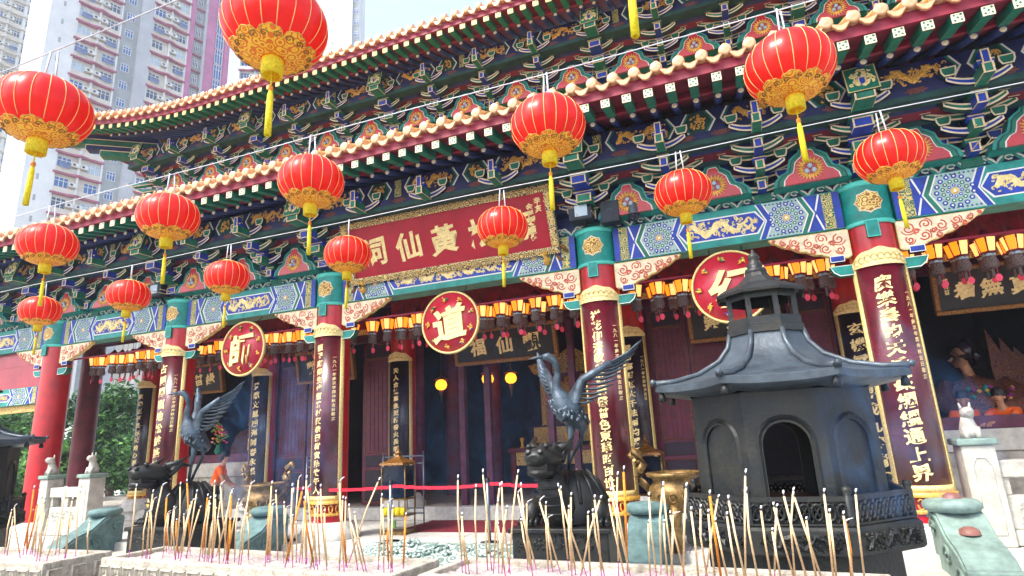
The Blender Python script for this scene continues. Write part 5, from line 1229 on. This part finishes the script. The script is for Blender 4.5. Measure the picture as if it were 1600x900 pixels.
# ================================================================ PLANTERS AND INCENSE
def planter(cx, cy, L, D, rz, label):
    root = empty('incense_planter', (cx, cy, GZ), label, 'planter', 'stone incense planters', rz); z1 = -.6 - GZ; h = .17; t = .05
    b = MB(); b.box(-L / 2 + .12, L / 2 - .12, -D / 2 + .08, D / 2 - .08, 0, z1 - h + .01); local('plinth', b.mesh('plinth', 'stonet', bevel=.02), root)
    for (x0, x1, y0, y1) in ((-L / 2, L / 2, -D / 2, -D / 2 + t), (-L / 2, L / 2, D / 2 - t, D / 2), (-L / 2, -L / 2 + t, -D / 2 + t, D / 2 - t), (L / 2 - t, L / 2, -D / 2 + t, D / 2 - t)):
        b = MB(); b.box(x0, x1, y0 + .0005, y1 - .0005, z1 - h, z1); local('wall', b.mesh('wall', 'planterstone', bevel=.008), root)
    # key-fret blocks along the sides
    fr = MB(); s = .042
    for pts in ([(-s, -s), (-s, s), (s, s), (s, -s * .3), (-s * .2, -s * .3), (-s * .2, s * .4)], [(-s, -s), (s, -s)]): fr.ribbon(pts, .009, 0, .014)
    frm = fr.mesh('key_fret', 'planterstone')
    n = int(L / .115)
    for k in range(n):
        local('key_fret', frm, root, (-L / 2 + L * (k + .5) / n, -D / 2 - .001, z1 - .09))
    n = int(D / .115)
    for k in range(n):
        local('key_fret', frm, root, (L / 2 + .001, -D / 2 + D * (k + .5) / n, z1 - .09), (0, 0, PI / 2)); local('key_fret', frm, root, (-L / 2 - .001, -D / 2 + D * (k + .5) / n, z1 - .09), (0, 0, -PI / 2))
    m = MB(); nx, ny = int(L / .04), int(D / .04); rn = random.Random(int(cx * 10)); hh = {}
    for i in range(nx + 1):
        for j in range(ny + 1): hh[i, j] = (-L / 2 + t + (L - 2 * t) * i / nx, -D / 2 + t + (D - 2 * t) * j / ny, z1 - .03 + rn.uniform(-.008, .012) + .012 * math.sin(i * .4) * math.cos(j * .5))
    for i in range(nx):
        for j in range(ny): m.poly([hh[i, j], hh[i + 1, j], hh[i + 1, j + 1], hh[i, j + 1]], 0, True)
    local('ash_sand', m.mesh('ash_sand', 'sand', weld=True), root)
    return root
PLN = [(-5.35, 2.93, 2.3, .44, -.03, 'pale stone planter of ash and incense at far left'), (-2.82, 2.99, 2.3, .44, -.098, 'pale stone planter with key-fret sides in the left foreground'), (-.56, 2.86, 2.0, .46, -.085, 'pale stone planter of ash in the right foreground before the furnace')]
for a in PLN: planter(*a)
SM = {}
for v in range(5):
    rn = random.Random(v + 40); dx, dy = rn.uniform(-.012, .012), rn.uniform(-.012, .012)
    for c in ('tan', 'orangestick'):
        m = MB(); m.tube([(0, 0, .14), (dx, dy, .6), (0, 0, .94)], .0043 if c == 'tan' else .0056, 6); SM[v, c] = m.mesh('stick', c)
    m = MB(); m.tube([(0, 0, -.08), (0, 0, .14)], .0026, 5); SM[v, 'stem'] = m.mesh('dyed_stem', 'magenta')
    m = MB(); b_ = .03 if v == 2 else .004; m.tube([(0, 0, .94), (b_ * .3, 0, .975), (b_, 0, 1.0)], .004, 6); SM[v, 'ash'] = m.mesh('ash_tip', 'ash')
rnd = random.Random(77)
NS = [(50, 'the far left planter'), (76, 'the left foreground planter'), (64, 'the right foreground planter')]
for (cx, cy, L, D, rz, _), (n, nm) in zip(PLN, NS):
    us = [-L / 2 + .09 + (L - .18) * (k + rnd.random()) / n for k in range(n)]; bl = bt = 0; w = 0
    for k in range(n):
            # evenly spread along the trough; about every third stick shares its neighbour's lean
            if rnd.random() > .35: bl, bt, w = rnd.gauss(0, .1), rnd.gauss(0, .07), rnd.uniform(-D / 2 + .08, D / 2 - .08)
            uu, ww = us[k], w + rnd.gauss(0, .01)
            x_, y_ = cx + uu * math.cos(rz) - ww * math.sin(rz), cy + uu * math.sin(rz) + ww * math.cos(rz)
            h = rnd.choice((rnd.uniform(.24, .34), rnd.uniform(.32, .42), rnd.uniform(.38, .5))); c = 'orangestick' if rnd.random() < (.11 if cx < -2 else .05) else 'tan'; v = rnd.randrange(5); ly = bl + rnd.gauss(0, .05)
            o = bpy.data.objects.new('incense_stick', SM[v, c]); COL.objects.link(o); o.location = (x_, y_, -.632)
            o.rotation_euler = (bt + rnd.gauss(0, .05), ly, rnd.uniform(-.4, .4)); o.scale = (1, 1, h)
            for nm2, kk in (('dyed_stem', 'stem'), ('ash_tip', 'ash')): local(nm2, SM[v, kk], o)
            tag(o, '%s %s incense stick %s in the %s of %s' % ('short' if h < .32 else ('tall' if h > .42 else 'middling'), 'thin tan' if c == 'tan' else 'thick orange', 'leaning left' if ly < -.07 else ('leaning right' if ly > .07 else 'standing upright'), ('left quarter', 'left middle', 'right middle', 'right quarter')[min(3, int((uu / L + .5) * 4))], nm), 'incense stick', ('tan' if c == 'tan' else 'orange') + ' incense sticks in ' + nm)
# ================================================================ PEOPLE
def skin(name, joints, edges, mm, parent, root=0, lv=2):
    me = bpy.data.meshes.new(name); me.from_pydata([j[0] for j in joints], edges, []); o = bpy.data.objects.new(name, me); COL.objects.link(o)
    o.modifiers.new('s', 'SKIN'); sv = me.skin_vertices[0].data
    for i, j in enumerate(joints): sv[i].radius = (j[1], j[2] if len(j) > 2 else j[1]); sv[i].use_root = (i == root)
    sb = o.modifiers.new('u', 'SUBSURF'); sb.levels = lv; sb.render_levels = lv
    dg = bpy.context.evaluated_depsgraph_get(); dg.update(); ne = bpy.data.meshes.new_from_object(o.evaluated_get(dg)); bpy.data.objects.remove(o)
    ne.materials.clear(); ne.materials.append(MATS[mm])
    for p in ne.polygons: p.use_smooth = True
    return local(name, ne, parent)
def person(loc, rz, label, pose):
    root = empty('person', loc, label, 'person', None, rz)       # local: faces -Y, feet at z = 0
    lean, hh = pose['lean'], pose['hip']
    hip = (0, 0, hh); ch = (0, -lean * .45, hh + .36); nk = (0, -lean * .62, hh + .52); 
    J = [(hip, .15, .12), ((0, -lean * .2, hh + .18), .14, .11), (ch, .16, .12), (nk, .06), ((0, nk[1] - .03, nk[2] + .07), .055), ((0, nk[1] - .05, nk[2] + .14), .085, .095), ((0, nk[1] - .045, nk[2] + .24), .08, .095)]
    E = [(0, 1), (1, 2), (2, 3), (3, 4), (4, 5), (5, 6)]
    S = list(J[:3]) + [((0, nk[1] + .02, nk[2] - .05), .09, .08)]; S = [((p[0]), p[1] + .02, (p[2] if len(p) > 2 else p[1]) + .02) for p in S]; SE = [(0, 1), (1, 2), (2, 3)]
    for s in (-1, 1):
        sh = (s * .19, ch[1], hh + .44); el, ha = pose['arm'](s); b = len(J)
        J += [(sh, .06), (el, .045), (ha, .032), ((ha[0] - s * .01, ha[1] - .06, ha[2] - .01), .035, .022)]; E += [(2, b), (b, b + 1), (b + 1, b + 2), (b + 2, b + 3)]
        # five fingers
        for f in range(4):
            k = len(J); fx = ha[0] + (f - 1.5) * .019; J += [((fx, ha[1] - .1, ha[2] - .012), .0095), ((fx, ha[1] - .14 + .006 * abs(f - 1.5), ha[2] - .035), .0085), ((fx, ha[1] - .145, ha[2] - .065), .0075)]; E += [(b + 3, k), (k, k + 1), (k + 1, k + 2)]
        k = len(J); J += [((ha[0] - s * .035, ha[1] - .05, ha[2] - .02), .011), ((ha[0] - s * .05, ha[1] - .085, ha[2] - .035), .0085)]; E += [(b + 3, k), (k, k + 1)]
        q = len(S); mid = tuple(sh[i] * .4 + el[i] * .6 for i in range(3)); S += [(sh, .085), (mid, .075)]; SE += [(2, q), (q, q + 1)]
        k = len(J); kn = pose['knee'](s); ft = pose['foot'](s)
        J += [((s * .1, 0, hh - .06), .095), (kn, .062), (ft, .045), ((ft[0], ft[1] - .15, ft[2] - .03), .04, .03)]; E += [(0, k), (k, k + 1), (k + 1, k + 2), (k + 2, k + 3)]
    body = skin('body', J, E, 'skin', root)
    skin('shirt', S, SE, 'shirt', root)
    T_ = [(hip, .165, .135)]; TE = []
    for s in (-1, 1):
        k = len(T_); kn, ft = pose['knee'](s), pose['foot'](s); T_ += [((s * .1, 0, hh - .08), .11), (kn, .08), ((ft[0], ft[1], ft[2] + .06), .065)]; TE += [(0, k), (k, k + 1), (k + 1, k + 2)]
    skin('trousers', T_, TE, 'darkmetal', root)
    hy, hz = nk[1] - .05, nk[2] + .2
    m = MB(); m.lathe([(.106, -.01), (.112, .05), (.09, .11), (.05, .14), (0, .15)], 16, c=(0, hy + .025, hz)); m.tube([(0, hy + .06, hz - .08), (0, hy + .07, hz + .02)], [.07, .095], 10); local('hair', m.mesh('hair', 'hair'), root)
    m = MB(); m.tube([(0, hy - .085, hz - .01), (0, hy - .115, hz - .05), (0, hy - .095, hz - .06)], [.01, .018, .01], 6)
    for s in (-1, 1): m.lathe([(.0, -.03), (.015, -.02), (.02, .01), (0, .03)], 8, c=(s * .092, hy + .01, hz - .04))
    local('nose_and_ears', m.mesh('nose_and_ears', 'skin'), root)
    m = MB()
    for s in (-1, 1): m.lathe([(0, -.008), (.012, 0), (0, .008)], 8, c=(s * .035, hy - .09, hz - .005)); m.tube([(s * .018, hy - .093, hz + .02), (s * .055, hy - .083, hz + .02)], .005, 5)
    m.tube([(-.025, hy - .088, hz - .095), (0, hy - .096, hz - .097), (.025, hy - .088, hz - .095)], .006, 5, 1)
    local('eyes_and_mouth', m.mesh('eyes_and_mouth', ['hair', 'rose']), root)
    return root
lean1 = dict(lean=.36, hip=1.0, arm=lambda s: ((s * .22, -.46, 1.3), (s * .05 - .02, -.76, 1.26)), knee=lambda s: (s * .1, -.03, .48), foot=lambda s: (s * .11, .06, .07))
person((4.36, 13.32, HZ), -.7, 'person in orange shirt leaning on the white parapet at the right edge', lean1)
sit = dict(lean=.1, hip=1.0, arm=lambda s: ((s * .26, -.02, 1.2), (s * .2, -.22, 1.08)), knee=lambda s: (s * .1, -.02, .48), foot=lambda s: (s * .11, .03, .07))
person((3.72, 13.5, HZ), .2, 'person in orange shirt standing behind the parapet below the deity', sit)
bend = dict(lean=.3, hip=.86, arm=lambda s: ((s * .27, -.25, 1.0), (s * .18, -.42, .86)), knee=lambda s: (s * .1, -.04, .46), foot=lambda s: (s * .11, .04, .07))
person((-12.9, 12.1, TZ), 2.2, 'person in orange shirt standing behind the left crane statue', bend)

# ================================================================ TOWERS
def tower(name, label, O, d, segs, z0, z1, zb, fh, depth, mats_, top=95):
    """O: face start on the ground plan; d: unit direction of the face; segs: (kind, width); windows on floors between z0 and z1, storey lines at zb + k fh."""
    root = empty(name, (O[0], O[1], GZ), label, 'building', 'residential towers'); d = Vector((d[0], d[1], 0)).normalized(); n = Vector((d.y, -d.x, 0))
    M = Matrix(((d.x, -n.x, 0, O[0]), (d.y, -n.y, 0, O[1]), (0, 0, 1, 0), (0, 0, 0, 1)))      # local x along the face, y inwards
    W_ = sum(s[1] for s in segs)
    def part(mb, nm, mm, par=root): mb.move(M); return mb.part(nm, mm, par, recalc=True)
    wal = part(MB().box(0, W_, .6, depth, GZ, top), 'wall_block', mats_['side'])
    wins = {}
    def winmesh(w, h, mm, key):
        if key not in wins:
            m = MB(); m.box(-w / 2, w / 2, -.04, .1, 0, h, 0)
            for q in range(4): xx = -w / 2 + w * q / 3; m.box(xx - .035, xx + .035, -.09, -.041, 0, h, 1)
            for zz in (0, h * .68, h): m.box(-w / 2, w / 2, -.088, -.042, zz - .035, zz + .035, 1)
            wins[key] = m.mesh('window', [mm, 'towerw'])
        return wins[key]
    acm = MB(); acm.box(-.4, .4, -.5, .05, 0, .5, 0); acm.lathe([(0, 0), (.17, 0), (.17, .02)], 10, 1); acme = None
    am = MB(); am.box(-.4, .4, -.5, .05, 0, .5, 0); am.poly([(-.1 + .17 * math.cos(a), -.502, .25 + .17 * math.sin(a)) for a in [k * PI / 6 for k in range(12)]], 1); am.box(-.5, .5, -.55, .1, -.08, -.01, 2); acme = am.mesh('air_conditioner', ['acunit', 'darkmetal', 'towerc'])
    rot = math.atan2(d.y, d.x); x = 0; rn = random.Random(int(abs(O[0]) * 10)); cnt = 0
    def PW(lx, ly, lz): return M @ Vector((lx, ly, lz))
    floors = [k for k in range(-40, 40) if z0 <= zb + k * fh <= z1]
    for kind, w in segs:
        if kind == 'blank':
            part(MB().box(x, x + w, 0, .6, GZ, top), 'end_wall', 'towerw')
            for k in floors: put('slot', MATS and (wins.setdefault('slot', MB().box(-.14, .14, -.02, .1, 0, .75).mesh('slot', 'towerg'))), root, PW(x + w / 2, 0, zb + k * fh + 1.2), (0, 0, rot))
        elif kind == 'bay':
            # two flats meeting in a shallow chevron, ledges at each storey
            part(MB().box(x, x + w, .3, .6, GZ, top), 'bay_wall', mats_['bay'])
            part(MB().box(x + w / 2 - .12, x + w / 2 + .12, -.1, .3, GZ, top), 'fin', 'towerw')
            for s in (0, 1):
                part(MB().box(x if s == 0 else x + w - .22, x + .22 if s == 0 else x + w, -.0, .3, GZ, top), 'fin', 'towerw')
            for k in floors:
                zz = zb + k * fh; m = MB()
                P = [(x - .05, -.25), (x + w * .32, -.25), (x + w * .5, -.6), (x + w * .68, -.25), (x + w + .05, -.25), (x + w + .05, .3), (x - .05, .3)]
                i = len(m.v); nP = len(P); m.v += [(a, b, zz - .1) for a, b in P] + [(a, b, zz + .12) for a, b in P]; m.f += [tuple(range(nP)), tuple(range(2 * nP - 1, nP - 1, -1))] + [(q, (q + 1) % nP, nP + (q + 1) % nP, nP + q) for q in range(nP)]; m.m += [0] * (nP + 2); m.sm += [False] * (nP + 2)
                part(m, 'ledge', mats_['ledge'])
                for s in (0, 1):
                    ww = w * .28; cx = x + (w * .2 if s == 0 else w * .8); mm = rn.choice(['pane', 'pane', 'paneblue', 'panepale'])
                    put('window', winmesh(ww, 1.35, mm, ('b', mm, round(ww, 2))), root, PW(cx, .3, zz + .95), (0, 0, rot))
                    if rn.random() < .8: put('air_conditioner', acme, root, PW(x + w * (.41 if s == 0 else .6), .25, zz + 1.25), (0, 0, rot))
                    part(MB().box(x + (.22 if s == 0 else w / 2 + .12), x + (w / 2 - .12 if s == 0 else w - .22), -.02, .3, zz + .12, zz + .9), 'spandrel', mats_['bay'])
                    if rn.random() < .3: put('laundry', wins.setdefault('cl', MB().box(-.6, .6, -.02, .02, 0, .7).mesh('laundry', 'cloth')), root, PW(cx, -.35, zz + .7), (0, 0, rot))
        elif kind in ('strip', 'bluestrip', 'pink', 'pier', 'gap'):
            yy = {'strip': .4, 'bluestrip': .1, 'pink': -.1, 'pier': -.2, 'gap': .45}[kind]
            part(MB().box(x, x + w, yy, .62, GZ, top), 'wall_strip', {'strip': 'towerg', 'bluestrip': 'towerpink', 'pink': 'towerpink', 'pier': 'towerlilac', 'gap': 'towerg'}[kind])
            if kind in ('strip', 'bluestrip', 'gap'):
                for k in floors:
                    ww, hh = (min(1.0, w * .6), 1.2) if kind == 'strip' else ((w * .7, fh - .25) if kind == 'bluestrip' else (w * .5, 1.3))
                    put('window', winmesh(ww, hh, 'paneblue' if kind != 'gap' else 'pane', (kind, round(ww, 2))), root, PW(x + w / 2, yy, zb + k * fh + (.9 if kind != 'bluestrip' else .15)), (0, 0, rot))
                    if kind == 'gap': part(MB().box(x - .1, x + w + .1, yy - .5, yy, zb + k * fh, zb + k * fh + .15), 'ledge', 'ledge')
        x += w
    return root
dA = Vector((.29, .957, 0)); a0 = Vector((-77.6, 44.1, 0)) - dA * 2.9
tower('apartment_tower', 'pale apartment tower with pink storey ledges and a blank white end wall', a0, dA, [('blank', 2.9), ('bay', 5.3), ('strip', 2.2), ('pier', 1.6), ('bay', 5.2), ('pink', .7), ('gap', 1.5), ('pier', .3), ('pink', 1.4), ('bluestrip', 1.7), ('pink', .8)], 20, 76, 58.2, 2.8, 12, dict(bay='towerc', side='towerg', ledge='ledge'))
dB = Vector((.29, .957, 0)); b0 = Vector((-.905, .425, 0)) * 131 - dB * 7
tower('apartment_tower', 'hazy pale apartment tower at the far left edge', b0, dB, [('blank', 5), ('bay', 4.6), ('bay', 4.6), ('strip', 3.0)], 40, 100, 85.1, 2.8, 12, dict(bay='towerc', side='towerg', ledge='towerc'), top=120)
dC = Vector((.72, .69, 0)); c0 = Vector((-.735, .678, 0)) * 112
tower('apartment_tower', 'tall tower with slotted white wall behind the top lantern', c0, Vector((.86, .51, 0)), [('bay', 6.0), ('pier', 1.6), ('bay', 6.0), ('blank', 7.4), ('strip', 1.4)], 50, 104, 80, 2.8, 14, dict(bay='towerw', side='towerw', ledge='ledge'), top=118)

# ================================================================ TREES BEHIND THE LEFT WING
def tree(x, y, h, r, seed, label, mm, n=7000):
    root = empty('tree', (x, y, GZ), label, 'tree', 'trees behind the left wing'); rnd = random.Random(seed)
    m = MB(); m.tube([(x, y, GZ), (x + .1, y, GZ + h * .3), (x - .05, y + .1, GZ + h * .6), (x, y, GZ + h * .85)], [.24, .19, .12, .04], 8); tips = []
    for k in range(16):
        a = rnd.uniform(0, 6.28); b = Vector((x, y, GZ + h * rnd.uniform(.35, .75))); e = b + Vector((math.cos(a) * r * rnd.uniform(.4, .95), math.sin(a) * r * rnd.uniform(.4, .95), rnd.uniform(.1, .4) * h * .5)); m.tube([b, (b + e) / 2 + Vector((0, 0, .1)), e], [.07, .045, .015], 5); tips += [e, (b + e) / 2]
    m.part('trunk', 'bark', root); lf = MB()
    for k in range(n):
        c = rnd.choice(tips) + Vector((rnd.gauss(0, r * .2), rnd.gauss(0, r * .2), rnd.gauss(0, r * .17))); s = rnd.uniform(.08, .17); a, b = Vector((rnd.gauss(0, 1), rnd.gauss(0, 1), rnd.gauss(0, .6))).normalized(), Vector((rnd.gauss(0, 1), rnd.gauss(0, 1), rnd.gauss(0, 1))).normalized()
        lf.poly([c - a * s, c + b * s * .5, c + a * s, c - b * s * .5], rnd.random() < .3)
    o = lf.part('crown', [mm, 'leafb' if mm == 'leafa' else 'leafa'], root)
TR = [(-24.5, 16.5, 5.6, 1.7, 'leafb', 'dark leafy tree seen between the red columns at left'), (-27, 19.5, 3.4, 1.5, 'leafa', 'lower pale green tree between the inner columns at left'), (-31, 17.5, 6.0, 1.9, 'leafa', 'green tree behind the far left corner under the painted beam'), (-22.8, 14.2, 3.0, 1.1, 'leafa', 'small bushy tree beside the red corner column'), (-29.5, 23, 6.4, 2.2, 'leafb', 'tall dark tree in the gap behind the left columns')]
for i, (x, y, h, r, mm, lb) in enumerate(TR): tree(x, y, h, r, i + 3, lb, mm)
gb = empty('garden_pavilion', (-38, 27, GZ), 'white low building behind the trees at left', 'building')
MB().box(-43, -35, 26, 30, GZ, 3.0).part('wall', 'towerw', gb); MB().box(-43.5, -34.5, 25.5, 30.5, 3.0, 3.3).part('roof', 'ledge', gb)
for k in range(4): MB().box(-42 + 1.8 * k, -41 + 1.8 * k, 25.96, 26.02, 0, 1.5).part('window', 'pane', gb)
bpy.data.objects.remove(_fo)

# ================================================================ HAZE (incense smoke and city air)
hz_ = MB(); hz_.box(-258, 258, -258, 258, -3.7, 126)
hm = bpy.data.materials.new('haze'); hm.use_nodes = True; hn = hm.node_tree; hn.nodes.remove(hn.nodes['Principled BSDF'])
pv = hn.nodes.new('ShaderNodeVolumePrincipled'); pv.inputs['Color'].default_value = (.80, .88, 1.0, 1); pv.inputs['Density'].default_value = .0009; pv.inputs['Anisotropy'].default_value = .2
hn.links.new(pv.outputs[0], hn.nodes['Material Output'].inputs['Volume']); MATS['haze'] = hm
tag(hz_.part('haze', 'haze'), kind='stuff')
SC.cycles.volume_bounces = 1

# drifting blue incense smoke by the furnace and the left crane
def smoke(x0, x1, y0, y1, z0, z1, dens, label, seed):
    m = MB(); m.lathe([(.001, 0), (.3, .06), (.48, .25), (.5, .5), (.44, .75), (.25, .93), (.001, 1)], 16); m.move(Matrix.Translation(((x0 + x1) / 2, (y0 + y1) / 2, z0)) @ Matrix.Diagonal((x1 - x0, y1 - y0, z1 - z0, 1)))
    sm = bpy.data.materials.new('smoke'); sm.use_nodes = True; nt = sm.node_tree; nt.nodes.remove(nt.nodes['Principled BSDF'])
    pv = nt.nodes.new('ShaderNodeVolumePrincipled'); pv.inputs['Color'].default_value = (.16, .42, .95, 1); pv.inputs['Anisotropy'].default_value = .1
    tc = nt.nodes.new('ShaderNodeTexCoord'); mp = nt.nodes.new('ShaderNodeMapping'); mp.inputs['Location'].default_value = (seed, 0, 0); mp.inputs['Scale'].default_value = (2.2, 2.2, 1.3)
    n = nt.nodes.new('ShaderNodeTexNoise'); n.inputs['Scale'].default_value = 1.6; n.inputs['Detail'].default_value = 4; n.inputs['Distortion'].default_value = 1.6
    r = nt.nodes.new('ShaderNodeMapRange'); r.inputs['From Min'].default_value = .5; r.inputs['From Max'].default_value = .75; r.inputs['To Max'].default_value = dens
    nt.links.new(tc.outputs['Object'], mp.inputs['Vector']); nt.links.new(mp.outputs[0], n.inputs['Vector']); nt.links.new(n.outputs['Fac'], r.inputs['Value']); nt.links.new(r.outputs[0], pv.inputs['Density'])
    nt.links.new(pv.outputs[0], nt.nodes['Material Output'].inputs['Volume']); MATS['smoke%d' % seed] = sm
    tag(m.part('smoke', 'smoke%d' % seed, recalc=True, weld=True), label, None, None, 'stuff')
smoke(.35, 1.6, 4.7, 5.4, -.7, .75, .9, 'blue incense smoke drifting at the right of the big furnace', 3)
smoke(-7.6, -5.6, 6.6, 8.2, -1.2, 1.5, .4, 'blue incense smoke drifting beside the left crane', 7)
smoke(-7.4, -2.4, 10.3, 12.4, -1.5, 2.2, .22, 'thin blue incense smoke hanging in the central doorway', 11)
SC.cycles.volume_step_rate = 4; SC.cycles.volume_max_steps = 64
